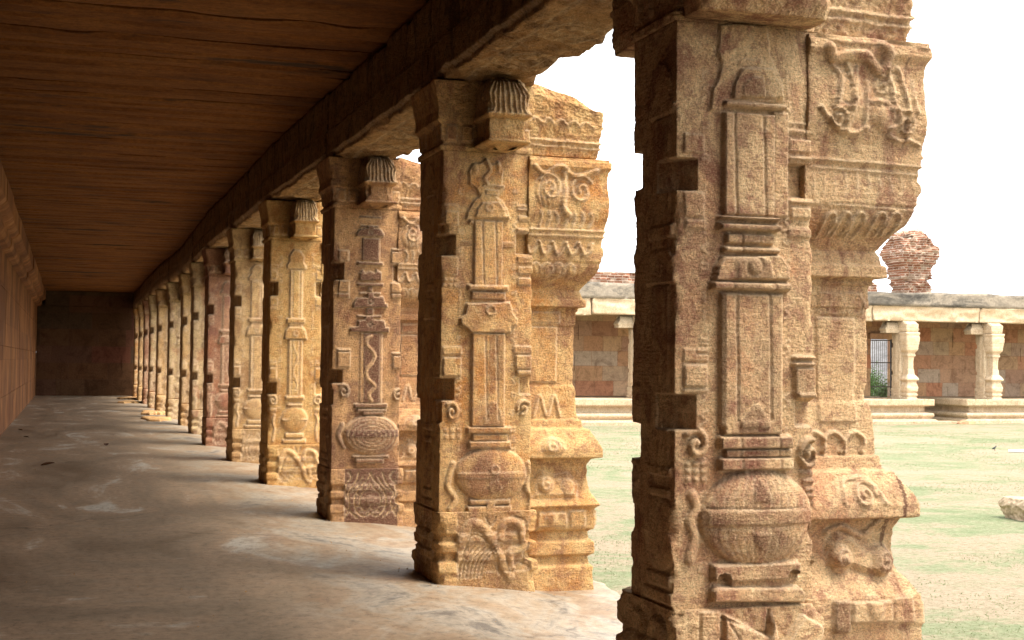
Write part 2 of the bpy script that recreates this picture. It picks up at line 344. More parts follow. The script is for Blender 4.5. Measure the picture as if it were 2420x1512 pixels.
def ground_mat():
    g = NG('court_ground'); a = g.noise(.35, g.map((1, 1, 1)), 8, .78, .6); b = g.noise(1.6, g.map((.7, 1.3, 1)), 6, .75)
    f = g.math('ADD', g.math('MULTIPLY', a, .7), g.math('MULTIPLY', b, .3))
    c = g.ramp(f, [(.40, (.185, .215, .115)), (.465, (.24, .245, .145)), (.53, (.33, .262, .18)), (.68, (.37, .285, .20))])
    c = g.mix(.75, c, g.ramp(g.noise(16, None, 8, .86), [(.36, (.42, .46, .32)), (.5, .95), (.62, 1.25)]), 'MULTIPLY')
    return g.fin(c, g.bump(g.noise(22, None, 6, .8), .8, .05), .95, .05)
M['ground'] = ground_mat()
def simple(name, c, sc=20, var=.5, rough=.85, spec=.2, bst=.4, bd=.01):
    g = NG(name); k = g.mix(var, c, g.ramp(g.noise(sc, None, 5, .7), [(.3, .35), (.65, 1.)]), 'MULTIPLY'); return g.fin(k, g.bump(g.noise(sc*2, None, 4), bst, bd), rough, spec)
M['iron'] = simple('rusty_iron', (.10, .07, .05), 30, .5, .6, .4)
M['leaf'] = simple('green_leaf', (.08, .16, .035), 3, .6, .7, .2)
M['grass'] = simple('grass_blade', (.22, .31, .12), 2, .5, .8, .1)
def grass_mat():
    g = NG('grass_blades'); d = g.t.nodes.new('ShaderNodeBsdfDiffuse'); t = g.t.nodes.new('ShaderNodeBsdfTranslucent'); mx = g.t.nodes.new('ShaderNodeMixShader')
    c = g.mix(g.noise(2, None, 3), (.20, .26, .12), (.30, .29, .17)); g.l(c, d.inputs[0]); g.l(c, t.inputs[0]); g.l(d.outputs[0], mx.inputs[1]); g.l(t.outputs[0], mx.inputs[2]); g.l(mx.outputs[0], g.out.inputs[0]); g.t.nodes.remove(g.b); return g.m
M['grass'] = grass_mat()
M['bark'] = simple('bark', (.12, .08, .05), 12)
M['dryleaf'] = simple('dry_leaf', (.13, .05, .02), 12, .6, .7, .2)
M['whitestick'] = simple('bleached_wood', (.72, .68, .6), 10, .3)
M['black'] = simple('black_plastic', (.015, .015, .017), 10, .2, .5, .4)
M['palerock'] = simple('pale_rock', (.62, .47, .32), 6, .5, .95, .05, .8, .04)
M['rock'] = simple('hill_rock', (.20, .19, .185), .5, .7, .95, .05, 1., .4)
M['cement'] = simple('grey_cement', (.40, .37, .33), 9, .5, .85, .2)

# ------------------------------------------------------------------ carved pillars
PX0, PW, PD = 2.345, .64, .63                     # inner face, width, depth
ZC0, ZC1, ZS = .455, 2.86, 3.325                  # plinth top, shaft top, beam soffit
CP = [(-.2, .17), (.05, .17), (.07, .13), (.12, .12), (.14, .17), (.22, .17), (.24, .13), (.29, .12), (.31, .17), (.45, .19), (.475, .23), (.52, .19), (.56, .15), (.6, .13), (.66, .11), (.74, .115),
      (.79, .15), (.797, .23), (.805, .235), (.857, .232), (.90, .205), (.96, .15), (.99, .125), (1.0, .075), (1.055, .062), (1.06, .038), (1.19, .03), (1.28, .015), (1.30, 0), (1.70, 0), (1.705, .012), (1.80, .015), (1.805, .03),
      (1.828, .03), (1.832, .092), (1.885, .096), (1.89, .075), (1.93, .065), (1.95, .05), (1.99, .085), (2.02, .12), (2.06, .17), (2.11, .20), (2.14, .205), (2.145, .215), (2.30, .222), (2.32, .235), (2.40, .24),
      (2.47, .262), (2.55, .268), (2.70, .25), (2.76, .262), (2.79, .285), (2.83, .28), (2.835, .265), (2.9, .265)]
cz = np.array([a for a, b in CP]); cpv = np.array([b for a, b in CP])
def colprof(z): return np.interp(z, cz, cpv)
def colprof1(z): return np.where(z < .47, np.interp(z, [-.2, .2, .22, .25, .27, .33, .35, .47], [.24, .24, .21, .21, .24, .24, .25, .245]), np.interp(z, cz, cpv))
PP = [(-.2, .035), (.05, .035), (.06, .05), (.12, .045), (.135, .0), (.18, -.005), (.195, .035), (.245, .04), (.26, -.002), (.30, 0), (.315, .035), (.40, .04), (.455, .03)]
pz = np.array([a for a, b in PP]); ppv = np.array([b for a, b in PP])
def plinprof(z): return np.interp(z, pz, ppv)

CH = [(2.205, 2.37), (1.04, 1.19)]                # chamfered notches at the inner corner
def chamfer(R, zr, at0=True, L=None, c=.10):     # steep cut across the inner front corner
    u = R.U if at0 else L-R.U; c = .10 if at0 else .17; d = .085 if at0 else .05
    m = (R.Z > zr[0]) & (R.Z < zr[1]) & (u < c)
    R.h = np.where(m, -d*(c-u)/c, R.h)

def motif(R, st, seed):                           # lamp-column-and-pot motif in metres, for the farther pillars
    r = random.Random(seed); c = PW/2+r.uniform(-.02, .02)
    s = r.uniform(.9, 1.12); zt = r.uniform(2.45, 2.62); z2 = r.uniform(1.72, 1.85)
    R.poly([(c-.12*s, zt), (c-.13*s, zt+.05), (c-.09*s, zt+.1), (c-.1*s, zt+.16), (c-.04, zt+.24), (c+.05, zt+.22), (c+.1*s, zt+.15), (c+.09*s, zt+.09), (c+.13*s, zt+.04), (c+.12*s, zt)], .035, st)
    R.rect((c-.085*s, z2), (c+.085*s, zt), .026); 
    for d in (-.045, .045): R.groove([(c+d*s, z2), (c+d*s, zt)], .006, .008)
    R.rect((c-.12*s, z2+.14), (c+.12*s, z2+.2), .045, st); R.rect((c-.09*s, z2+.1), (c+.09*s, z2+.14), .03)
    R.poly([(c-.15*s, z2-.05), (c-.13*s, z2+.06), (c-.09*s, z2+.1), (c+.09*s, z2+.1), (c+.13*s, z2+.06), (c+.15*s, z2-.05)], .045, st); R.ring((c, z2+.02), .028, .008, .01)
    R.rect((c-.09*s, 1.0), (c+.09*s, z2-.05), .03)
    for d in (-.05, .05): R.groove([(c+d*s, 1.02), (c+d*s, z2-.06)], .006, .008)
    if r.random() < .5: R.stroke(spline([(c+.02*math.sin(i*1.4)*1.3, 1.08+i*.07) for i in range(9)]), .008, .01, add=True)
    R.rect((c-.12*s, .985), (c+.12*s, 1.03), .045); R.rect((c-.1*s, .90), (c+.1*s, .94), .04)
    R.ell((c, .75), .17*s, .155, .06, None, .45); R.rect((c-.168*s, .73), (c+.168*s, .765), .058, st)
    R.rect((c-.12*s, .53), (c+.12*s, .59), .04); R.rect((c-.15*s, .465), (c+.15*s, .52), .042)
    sides(R, r)
def sides(R, r, left=True):
    for (a, b) in ((.0, .1), (PW-.1, PW)):
        R.rect((a, 1.22), (b, 1.36), .02); R.rect((a, 1.37), (b, 1.42), .012)
        for k in range(3): R.rect((a+.03*k+.005, 1.43), (a+.03*k+.027, 1.45), .012)
        R.rect((a, 2.40), (b-.01, 2.5), .014); R.rect((a, 2.52), (b, 2.57), .008); R.rect((a, 2.09), (b, 2.18), .014)
        for k in range(3): R.rect((a+.033*k, 2.03), (a+.033*k+.027, 2.07), .009)
    R.scroll((.05, .97), .055, 1.3, 2.2, -1, .013, .022); R.scroll((PW-.055, .97), .055, 1.3, .9, 1, .013, .022)
    R.rect((.0, .84), (.1, .88), .012); R.rect((PW-.1, .84), (PW, .88), .012)
    R.stroke(spline([(.07, .80), (.05, .72), (.075, .64), (.06, .5)]), .018, .02); R.stroke(spline([(PW-.07, .80), (PW-.045, .72), (PW-.07, .64), (PW-.055, .5)]), .018, .02)
    filler(R, int(R.Z.size) % 97); R.h *= .7
    for z in CH: chamfer(R, z)
    R.rect((PW-.1, CH[0][0]), (PW+.1, CH[0][1]), -.045); R.rect((PW-.09, CH[1][0]), (PW+.1, CH[1][1]), -.03)

CHZ = {}
def filler(R, seed):                      # small rosettes, bead strings and fret blocks between the main motifs
    r = random.Random(seed); W = R.U.max(); F0 = R.h.copy(); T = Relief(R.U, R.Z)
    for side in (.13, W-.13):
        z = .62
        while z < 2.7:
            t = r.random()
            if t < .3: T.ring((side, z), .017, .006, .006); T.ell((side, z), .008, .008, .006)
            elif t < .55: T.rect((side-.02, z-.018), (side+.02, z+.018), .006, None, .004); T.groove([(side-.012, z), (side+.012, z)], .004, .006)
            elif t < .8:
                for q in range(4): T.ell((side, z-.03+q*.02), .008, .008, .006)
            else: T.stroke(spline([(side-.015, z-.03), (side+.012, z-.01), (side-.012, z+.012), (side+.014, z+.03)]), .006, .007)
            z += r.uniform(.06, .15)
    R.h = np.where(np.abs(F0) < .002, R.h+T.h, R.h)
def K(ox, oy, s, Y, X0):
    def f(cx, cy):
        X, Z = onY(ox+cx/s, oy+cy/s, Y); return (X-X0, Z)
    return f
_a = K(2280, 0, 1.8326, 5.08, PX0); _b = K(2280, 780, 1.8326, 5.08, PX0); _c = K(2280, 1575, 1.8326, 5.08, PX0); CHZ[1] = [(_a(500, 1300)[1], _a(500, 1085)[1]), (_c(500, 68)[1], _b(500, 1285)[1])]
_a = K(1500, 200, 1.68, 8.764, PX0); _b = K(1500, 1000, 1.2189, 8.764, PX0); CHZ[2] = [(_a(260, 1270)[1], _a(260, 1135)[1]), (_b(190, 612)[1], _b(190, 510)[1])]
_b = K(940, 500, 1.0076, 12.444, PX0); CHZ[3] = [(_b(330, 552)[1], _b(330, 488)[1]), (_b(330, 945)[1], _b(330, 890)[1])]
def front1(R):
    A = K(2280, 0, 1.8326, 5.08, PX0); B = K(2280, 780, 1.8326, 5.08, PX0); C = K(2280, 1575, 1.8326, 5.08, PX0); Pm = lambda f, L: [f(*q) for q in L]
    R.poly(Pm(A, [(745, 165), (1090, 150), (1110, 380), (1150, 470), (1195, 570), (1205, 700), (680, 770), (700, 620), (740, 560), (770, 440), (730, 340)]), .022)
    R.poly(Pm(A, [(830, 690), (840, 590), (880, 500), (900, 465), (1125, 470), (1135, 530), (1185, 600), (1195, 690)]), .045); R.poly(Pm(A, [(870, 400), (1060, 400), (1050, 465), (880, 470)]), .03)
    R.poly(Pm(A, [(900, 680), (890, 600), (960, 530), (1050, 540), (1060, 680)]), .01, .5, add=True)
    R.groove(Pm(A, [(1050, 540), (1065, 680)]), .005, .008)
    R.rect(A(775, 690), A(1205, 770), .055); R.rect(A(780, 765), A(1130, 1500), .04); R.rect(A(1125, 765), A(1232, 1500), .022)
    for x in (850, 1050): R.groove(Pm(A, [(x, 790), (x+15, 1490)]), .006, .012)
    R.groove(Pm(A, [(750, 160), (730, 420), (700, 560), (690, 700), (655, 900)]), .012, .02)
    R.rect(A(1225, 835), A(1410, 870), .012); R.rect(A(1225, 880), A(1410, 935), .016); R.groove(Pm(A, [(1290, 840), (1290, 880), (1350, 885), (1350, 930)]), .005, .01)
    R.rect(A(1240, 950), A(1400, 1060), .014); R.rect(A(1235, 1070), A(1405, 1112), .022)
    R.rect(A(510, 910), A(660, 1060), .015); R.rect(A(505, 1310), A(660, 1500), .014); R.rect(A(1240, 1370), A(1415, 1410), .022); R.rect(A(1245, 1420), A(1415, 1512), .02)
    R.rect(B(745, 50), B(1165, 98), .06); R.rect(B(745, 100), B(1165, 172), .062, .15); R.rect(B(795, 172), B(1130, 262), .038); R.rect(B(775, 260), B(1165, 322), .05)
    for x in (905, 1025): R.groove(Pm(B, [(x, 180), (x, 320)]), .005, .008)
    R.rect(B(1130, 50), B(1168, 170), .006, .55, add=True); R.rect(B(905, 180), B(1025, 330), .004, .5, add=True)
    R.poly(Pm(B, [(700, 505), (725, 400), (770, 330), (1165, 325), (1212, 390), (1235, 505)]), .058)
    R.poly(Pm(B, [(850, 495), (850, 370), (905, 340), (1030, 335), (1085, 370), (1105, 495)]), .01, .55, add=True); R.ell(B(972, 405), .03, .032, .015, None, .5, add=True); R.ring(B(972, 405), .038, .006, -.008)
    R.rect(B(690, 500), B(1232, 580), .068, .12)
    for x in (830, 1115): R.groove(Pm(B, [(x, 505), (x, 578)]), .005, .01)
    R.rect(B(760, 580), B(1190, 1512), .032); R.rect(B(775, 580), B(1175, 1512), .045)
    for x in (862, 1088): R.groove(Pm(B, [(x, 600), (x+10, 1512)]), .006, .013)
    R.rect(B(510, 70), B(670, 150), .014); R.rect(B(510, 958), B(690, 1060), .012); R.rect(B(512, 1070), B(680, 1230), .02); R.rect(B(510, 1235), B(690, 1275), .012)
    R.groove(Pm(B, [(600, 960), (600, 1000), (690, 1000)]), .006, .01)
    R.rect(B(1230, 130), B(1425, 215), .016, .3); R.rect(B(1262, 1010), B(1450, 1045), .036); R.rect(B(1255, 1055), B(1450, 1092), .04, .3); R.rect(B(1270, 1092), B(1430, 1290), .032, .35); R.rect(B(1285, 1265), B(1430, 1312), .042, .4)
    R.poly(Pm(B, [(885, 1512), (885, 1450), (975, 1345), (1010, 1345), (1085, 1450), (1090, 1512)]), .008, .5, add=True)
    R.rect(C(775, 0), C(1180, 100), .045); R.rect(C(880, 0), C(1090, 92), .006, .5, add=True)
    R.rect(C(745, 105), C(1245, 195), .058); R.rect(C(790, 195), C(1255, 255), .038); R.rect(C(745, 255), C(1250, 342), .058)
    for x in (880, 1140): R.groove(Pm(C, [(x, 110), (x+15, 200), (x+15, 340)]), .005, .008)
    c = C(1015, 668); e = C(1398, 668); t = C(1015, 338); R.ell(c, e[0]-c[0], t[1]-c[1], .085, None, .42)
    R.rect(C(655, 612), C(1392, 712), .009, .38, add=True); R.rect(C(655, 712), C(1392, 722), -.006, None, add=True); R.groove(Pm(C, [(660, 600), (1390, 600)]), .004, .008)
    R.poly(Pm(C, [(1010, 395), (1080, 500), (1075, 560), (940, 560), (950, 490)]), .008, .6, add=True); R.poly(Pm(C, [(935, 750), (1085, 760), (1060, 840), (1010, 890), (950, 830)]), .008, .6, add=True)
    for k in range(-6, 7):
        if k == 0: continue
        R.groove(spline(Pm(C, [(1015+k*30, 345), (1015+k*58, 500), (1015+k*60, 600)])), .003, .005); R.groove(spline(Pm(C, [(1015+k*60, 735), (1015+k*54, 850), (1015+k*30, 975)])), .003, .005)
    R.rect(C(700, 985), C(1300, 1085), .055); R.rect(C(825, 1085), C(1190, 1145), .03); R.poly(Pm(C, [(690, 1250), (690, 1165), (720, 1135), (1290, 1135), (1330, 1170), (1330, 1250)]), .06)
    R.ell(C(1250, 1070), .028, .03, -.03, None, .5); R.ell(C(770, 1090), .03, .025, -.03, None, .5)
    R.scroll(C(600, 170), .055, 1.2, 2.4, -1, .016, .03); R.scroll(C(1380, 240), .06, 1.4, .7, 1, .013, .035, .35); R.ell(C(1325, 235), .016, .02, -.03)
    for y in (280, 330, 385):
        for x in (520, 575, 630): R.rect(C(x, y), C(x+46, y+42), .012)
    for y in (345, 400, 455, 500): R.rect(C(1310+(y-345)//3, y), C(1470, y+38), .014, .4)
    R.stroke(spline(Pm(C, [(570, 510), (600, 600), (560, 700), (590, 800), (560, 960)])), .022, .022); R.stroke(spline(Pm(C, [(1440, 560), (1420, 690), (1460, 820), (1430, 960)])), .022, .03, .2); R.ell(C(1435, 680), .022, .024, .04, .3)
    filler(R, 3); R.h *= .78; [chamfer(R, z) for z in CHZ[1]]
    R.rect(A(1238, 1120), A(1440, 1368), -.05); R.rect(B(1290, 1320), B(1475, 1500), -.035)
def front2(R):
    A = K(1500, 200, 1.68, 8.764, PX0); B = K(1500, 1000, 1.2189, 8.764, PX0); Pm = lambda f, L: [f(*q) for q in L]
    R.poly(Pm(A, [(410, 1050), (418, 1000), (465, 920), (495, 900), (470, 850), (430, 825), (425, 740), (455, 695), (500, 690), (540, 668), (565, 700), (620, 690), (650, 740), (640, 830), (655, 852), (605, 905), (645, 930), (675, 985), (692, 1050)]), .028)
    R.stroke(spline(Pm(A, [(540, 680), (560, 740), (525, 790), (545, 830)])), .018, .05, .25); R.rect(A(510, 825), A(655, 850), .045, .25); R.ell(A(470, 735), .03, .05, .045); R.ell(A(615, 725), .02, .05, .045)
    R.rect(A(530, 855), A(620, 900), .04); R.poly(Pm(A, [(470, 1035), (470, 985), (510, 935), (620, 935), (660, 990), (665, 1035)]), .05); R.ring(A(552, 975), .025, .008, .01); R.rect(A(465, 1010), A(685, 1048), .05)
    R.rect(A(462, 1050), A(640, 1470), .032); R.rect(A(430, 1050), A(462, 1080), .03)
    for x in (512, 595): R.groove(Pm(A, [(x, 1060), (x+10, 1460)]), .006, .012)
    R.rect(A(640, 1185), A(720, 1230), .008, .4); R.rect(A(375, 1175), A(455, 1215), .004, .4)
    R.rect(A(265, 945), A(370, 985), .012); R.rect(A(268, 990), A(368, 1085), .016); R.rect(A(735, 950), A(835, 1000), .014); R.groove(Pm(A, [(735, 975), (835, 975)]), .004, .01); R.rect(A(742, 1020), A(830, 1060), .014); R.rect(A(732, 1100), A(838, 1130), .02)
    for y in (1275, 1340, 1410):
        R.rect(A(735, y), A(840, y+55), .016, .15)
    for x in (262, 300, 335): R.rect(A(x, 1415), A(x+30, 1440), .012); R.rect(A(x-5, 1448), A(x+25, 1475), .012)
    R.rect(A(255, 1275), A(365, 1400), .012)
    R.rect(B(305, 80), B(492, 112), .05); R.rect(B(322, 112), B(480, 155), .035)
    R.poly(Pm(B, [(290, 215), (300, 165), (500, 160), (515, 215), (535, 240), (530, 268), (505, 275), (505, 305), (320, 305), (300, 285), (270, 265), (268, 235)]), .048); R.ring(B(408, 200), .03, .009, .012)
    R.rect(B(325, 300), B(475, 732), .036)
    for x in (385, 435): R.groove(Pm(B, [(x, 320), (x+8, 700)]), .006, .011)
    R.rect(B(400, 280), B(470, 520), .002, .45, add=True)
    R.rect(B(190, 362), B(283, 405), .016); R.rect(B(192, 412), B(278, 502), .026); R.rect(B(515, 360), B(612, 400), .02); R.rect(B(522, 402), B(602, 470), .032); R.rect(B(528, 470), B(598, 497), .038)
    R.poly(Pm(B, [(375, 725), (375, 690), (415, 610), (440, 620), (465, 690), (465, 728)]), .01, .4, add=True)
    R.scroll(B(232, 665), .055, 1.3, 2.3, -1, .014, .028); R.scroll(B(560, 650), .05, 1.3, .7, 1, .014, .03, .1); R.ell(B(545, 665), .014, .016, -.02)
    R.rect(B(300, 730), B(505, 762), .052); R.rect(B(325, 762), B(490, 795), .034); R.rect(B(310, 795), B(502, 830), .05)
    c = B(415, 948); e = B(578, 948); t = B(415, 824); R.ell(c, e[0]-c[0], t[1]-c[1], .075, None, .42); R.rect(B(258, 938), B(576, 966), .008, .2, add=True)
    R.poly(Pm(B, [(385, 1000), (430, 960), (460, 1010), (410, 1045)]), .009, .3, add=True); R.ring(B(422, 925), .028, .008, .01)
    R.rect(B(312, 1062), B(500, 1085), .045); R.rect(B(385, 1062), B(430, 1125), .05, .2); R.rect(B(300, 1092), B(505, 1128), .045)
    R.stroke(spline(Pm(B, [(240, 900), (215, 1000), (250, 1060), (225, 1110)])), .02, .024); R.stroke(spline(Pm(B, [(590, 900), (575, 1000), (600, 1050), (590, 1105)])), .02, .028, .2); R.ell(B(590, 930), .02, .03, .035)
    for y in (735, 765): 
        for x in (195, 225, 255): R.rect(B(x, y), B(x+24, y+24), .01)
    filler(R, 5); R.h *= .75; [chamfer(R, z) for z in CHZ[2]]
    R.rect(A(732, 1133), A(860, 1270), -.05); R.rect(B(545, 500), B(640, 585), -.03)
def front3(R):
    Y = 12.444; A = K(1200, 700, 2.16, Y, PX0-.04); B = K(940, 500, 1.0076, Y, PX0-.04); Pm = lambda f, L: [f(*q) for q in L]; D = .92
    for (a, b, c, d, h) in ((320, 238, 492, 265, .02), (330, 313, 470, 332, .02), (340, 415, 480, 605, .018), (300, 605, 508, 642, .03), (300, 780, 508, 810, .03), (385, 812, 425, 852, .02), (315, 855, 490, 878, .025),
                            (375, 982, 430, 1040, .02), (300, 1040, 495, 1062, .025), (345, 1180, 460, 1512, .014)): R.rect(A(a, b), A(c, d), h, D, .004)
    for P in ([(290, 405), (290, 380), (325, 340), (380, 335), (385, 315), (430, 315), (435, 335), (490, 345), (515, 385), (515, 405)], [(265, 980), (265, 945), (295, 900), (380, 900), (385, 865), (430, 865), (435, 890), (510, 890), (525, 945), (542, 950), (542, 980)],
              [(240, 1175), (240, 1140), (300, 1130), (305, 1085), (355, 1075), (365, 1048), (425, 1048), (435, 1075), (520, 1085), (530, 1140), (556, 1142), (556, 1180)], [(320, 760), (318, 700), (345, 668), (365, 700), (400, 680), (440, 700), (455, 668), (498, 700), (498, 760)]): R.poly(Pm(A, P), .03, D, .004)
    for (x, y, r) in ((405, 370, .014), (405, 930, .022), (402, 1118, .018), (408, 758, .01)): R.ring(A(x, y), r, .006, -.012)
    for x in (335, 487): R.groove(Pm(A, [(x, 420), (x, 600)]), .006, .008); R.groove(Pm(A, [(x-15 if x < 400 else x, 1185), (x-15 if x < 400 else x, 1512)]), .008, .01)
    R.rect(B(412, 752), B(495, 1020), .012); R.rect(B(428, 755), B(486, 1020), .018, D, .004)
    R.stroke(spline(Pm(B, [(455, 765), (440, 775), (438, 800), (465, 830), (462, 860), (437, 890), (440, 925), (468, 955), (445, 985), (455, 1010)])), .02, .028, .2)
    for (a, b, c, d) in ((390, 1020, 515, 1035), (400, 1040, 510, 1052), (420, 1052, 500, 1064), (382, 1215, 520, 1225), (395, 1228, 500, 1245)): R.rect(B(a, b), B(c, d), .03, .75, .004)
    c = B(455, 1140); e = B(560, 1140); t = B(455, 1064); R.ell(c, e[0]-c[0], t[1]-c[1], .06, .55, .42); R.rect(B(356, 1120), B(556, 1146), .006, 1., .004, True)
    for k in range(1, 6): 
        R.groove([(c[0]+(e[0]-c[0])*k/6*math.cos(a), c[1]+(t[1]-c[1])*k/6*math.sin(a)) for a in np.linspace(0, 2*math.pi, 22)], .0035, .008, .2)
    for (a, b, cc, d) in ((330, 440, 370, 482), (330, 555, 372, 600), (325, 825, 376, 884), (530, 448, 576, 492), (530, 565, 576, 604), (535, 840, 578, 890), (328, 604, 372, 622), (530, 606, 574, 624), (325, 812, 376, 823), (532, 826, 580, 838), (530, 434, 576, 446)): R.rect(B(a, b), B(cc, d), .022, .35 if b in (604, 606) else .1, .005)
    R.scroll(B(350, 975), .055, 1.3, 2.2, -1, .015, .025, .6); R.scroll(B(556, 990), .05, 1.3, .9, 1, .015, .03); R.stroke(spline(Pm(B, [(345, 1100), (330, 1140), (350, 1185)])), .02, .02, .8); R.stroke(spline(Pm(B, [(565, 1100), (575, 1140), (565, 1190)])), .02, .02, .7)
    [chamfer(R, z) for z in CHZ[3]]; R.rect(B(540, 497), B(600, 560), -.045); R.p = np.maximum(R.p, np.clip(fbm(R.U*9, R.Z*5, 77, 3)*.9-.35, 0, .6)*(R.Z < 1.9))

def leafpanel(R, u0, u1, seed, pat=None, dep=.011):   # scrolling foliage carved on a plinth face
    c = (u0+u1)/2; w = (u1-u0)/2; mk = (R.U > u0) & (R.U < u1); R.h = np.where(mk, .034-plinprof(R.Z), R.h); R.p = np.where(mk, pat or 0, R.p)
    g = lambda P, wd=.006: R.groove(spline([(c+a*w, b) for a, b in P]), wd, dep, 0 if pat else None)
    if seed % 2:
        for s in (-1, 1):
            g([(0, .05), (s*.25, .02), (s*.55, .08), (s*.6, .2), (s*.35, .3), (s*.1, .36), (0, .42)]); g([(0, .1), (s*.2, .07), (s*.4, .13), (s*.36, .22), (s*.15, .27), (0, .33)], .005)
            g([(s*.95, .02), (s*.8, .12), (s*.85, .24), (s*.6, .33), (s*.45, .42)]); g([(s*.92, .18), (s*.95, .3), (s*.75, .38), (s*.85, .43)])
            g([(s*.5, .01), (s*.7, .05), (s*.95, .1)]); g([(s*.3, .38), (s*.5, .3), (s*.72, .26)], .005)
            for k in range(6): a = .25+k*.45; g([(s*(.42+.05)*math.sin(a), .16-.11*math.cos(a)), (s*.62*math.sin(a), .17-.15*math.cos(a))], .004)
        R.ell((c, .16), .05, .055, .012, None, .5, True); R.groove([(c-.02, .17), (c-.008, .172)], .004, .01); R.groove([(c+.008, .172), (c+.02, .17)], .004, .01); R.groove([(c-.012, .13), (c+.012, .13)], .004, .01)
    else:
        R.stroke(spline([(c-.95*w, .25), (c-.6*w, .38), (c-.1*w, .3), (c+.3*w, .1), (c+.5*w, .02)]), .03, .02, add=True); R.stroke(spline([(c+.2*w, .28), (c+.35*w, .38), (c+.75*w, .36), (c+.85*w, .22), (c+.5*w, .18), (c+.55*w, .08)]), .025, .022, add=True)
        for k in range(7): g([(-.95+k*.1, .02), (-.9+k*.12, .14), (-.7+k*.16, .22)], .005)
        g([(-.2, .42), (-.05, .36), (.1, .42)]); g([(-.9, .1), (-.6, .3), (0, .22), (.2, .04)]); g([(.5, .03), (.7, .12), (.95, .08)]); g([(.6, .42), (.9, .38), (.97, .2), (.8, .1)])
def plinth1(R):
    L = R.U.max(); mk = R.U > .09; R.h = np.where(mk, .02-plinprof(R.Z), R.h); D0 = R.h.copy(); R.h = R.h*0; R.rect((.1, -.2), (.19, .45), .012); R.poly([(.2, .44), (.2, .2), (.36, .1), (.42, .33)], .03); R.poly([(.36, .12), (.42, .44), (.5, .1)], .045); R.poly([(.47, .3), (.56, .42), (.63, .36), (.62, .1), (.5, .12)], .035)
    R.groove([(.2, .42), (.4, .34), (.41, .44)], .006, .014); R.groove([(.22, .4), (.36, .2)], .005, .01); R.groove([(.46, .18), (.6, .2), (.62, .32)], .005, .01); R.h += D0
def curls(R, A, seed=0):
    P0 = lambda L: spline([A(*q) for q in L])
    for (x, y, ru, rz) in ((1620, 640, .085, .13), (1990, 660, .075, .13), (1850, 780, .05, .06)): R.ell(A(x, y), ru, rz, .014, None, .5, True)
    R.scroll(A(1560, 820), .045, 1.5, 0, 1, .007, .012, add=True); R.scroll(A(2040, 860), .05, 1.5, 2, -1, .007, .012, add=True); R.scroll(A(1880, 600), .04, 1.3, 1, 1, .007, .010, add=True)
    for q in range(9): R.groove(P0([(1500+q*75, 1030), (1515+q*75, 980+15*(q % 2)), (1500+q*75, 940)]), .004, .006)
    for q in range(10): R.stroke(P0([(1430+q*75, 1190), (1430+q*75, 1340)]), .004, .004, add=True)
    for q in range(7): R.groove(P0([(1600+(q % 4)*24, 480+q*55), (1640+(q % 4)*24, 500+q*55)]), .004, .006); R.groove(P0([(1940+(q % 3)*24, 500+q*55), (1985+(q % 3)*24, 520+q*55)]), .004, .006)
    for y in (1085, 1140, 1385): R.stroke([A(1400, y), A(2250, y+70)], .006, .007, add=True)                  # beast-and-tendril carving on the outer column's head block
    P = lambda L: spline([A(*q) for q in L])
    R.stroke(P([(1450, 740), (1520, 830), (1600, 905), (1700, 915), (1770, 880)]), .012, .016, add=True); R.stroke(P([(1530, 450), (1580, 520), (1570, 640), (1545, 750)]), .010, .013, add=True)
    R.stroke(P([(1620, 430), (1665, 560), (1660, 720), (1610, 890)]), .009, .015, add=True); R.stroke(P([(1700, 460), (1690, 600), (1670, 760), (1630, 895)]), .009, .015, add=True); R.stroke(P([(1775, 560), (1770, 700), (1755, 880)]), .008, .012, add=True)
    R.stroke(P([(1500, 330), (1530, 400), (1640, 390), (1760, 400), (1870, 500), (1910, 380), (1870, 320)]), .025, .026, add=True); R.stroke(P([(1910, 480), (1940, 600), (1950, 700), (1990, 790), (1985, 860), (1930, 890)]), .010, .015, add=True)
    R.stroke(P([(1980, 470), (2030, 640), (2060, 800), (2050, 950)]), .009, .014, add=True); R.stroke(P([(1930, 930), (1990, 970), (2080, 970), (2140, 1000)]), .010, .016, add=True); R.stroke(P([(2090, 560), (2100, 650), (2130, 780)]), .009, .012, add=True)
    R.stroke(P([(1800, 700), (1880, 700), (1950, 760)]), .012, .014, add=True); R.ell(A(1900, 830), .05, .06, .014, None, .5, True); R.stroke(P([(1900, 250), (2050, 290), (2180, 320)]), .02, .014, add=True); R.stroke(P([(1400, 200), (1600, 280), (1820, 290)]), .02, .012, add=True)
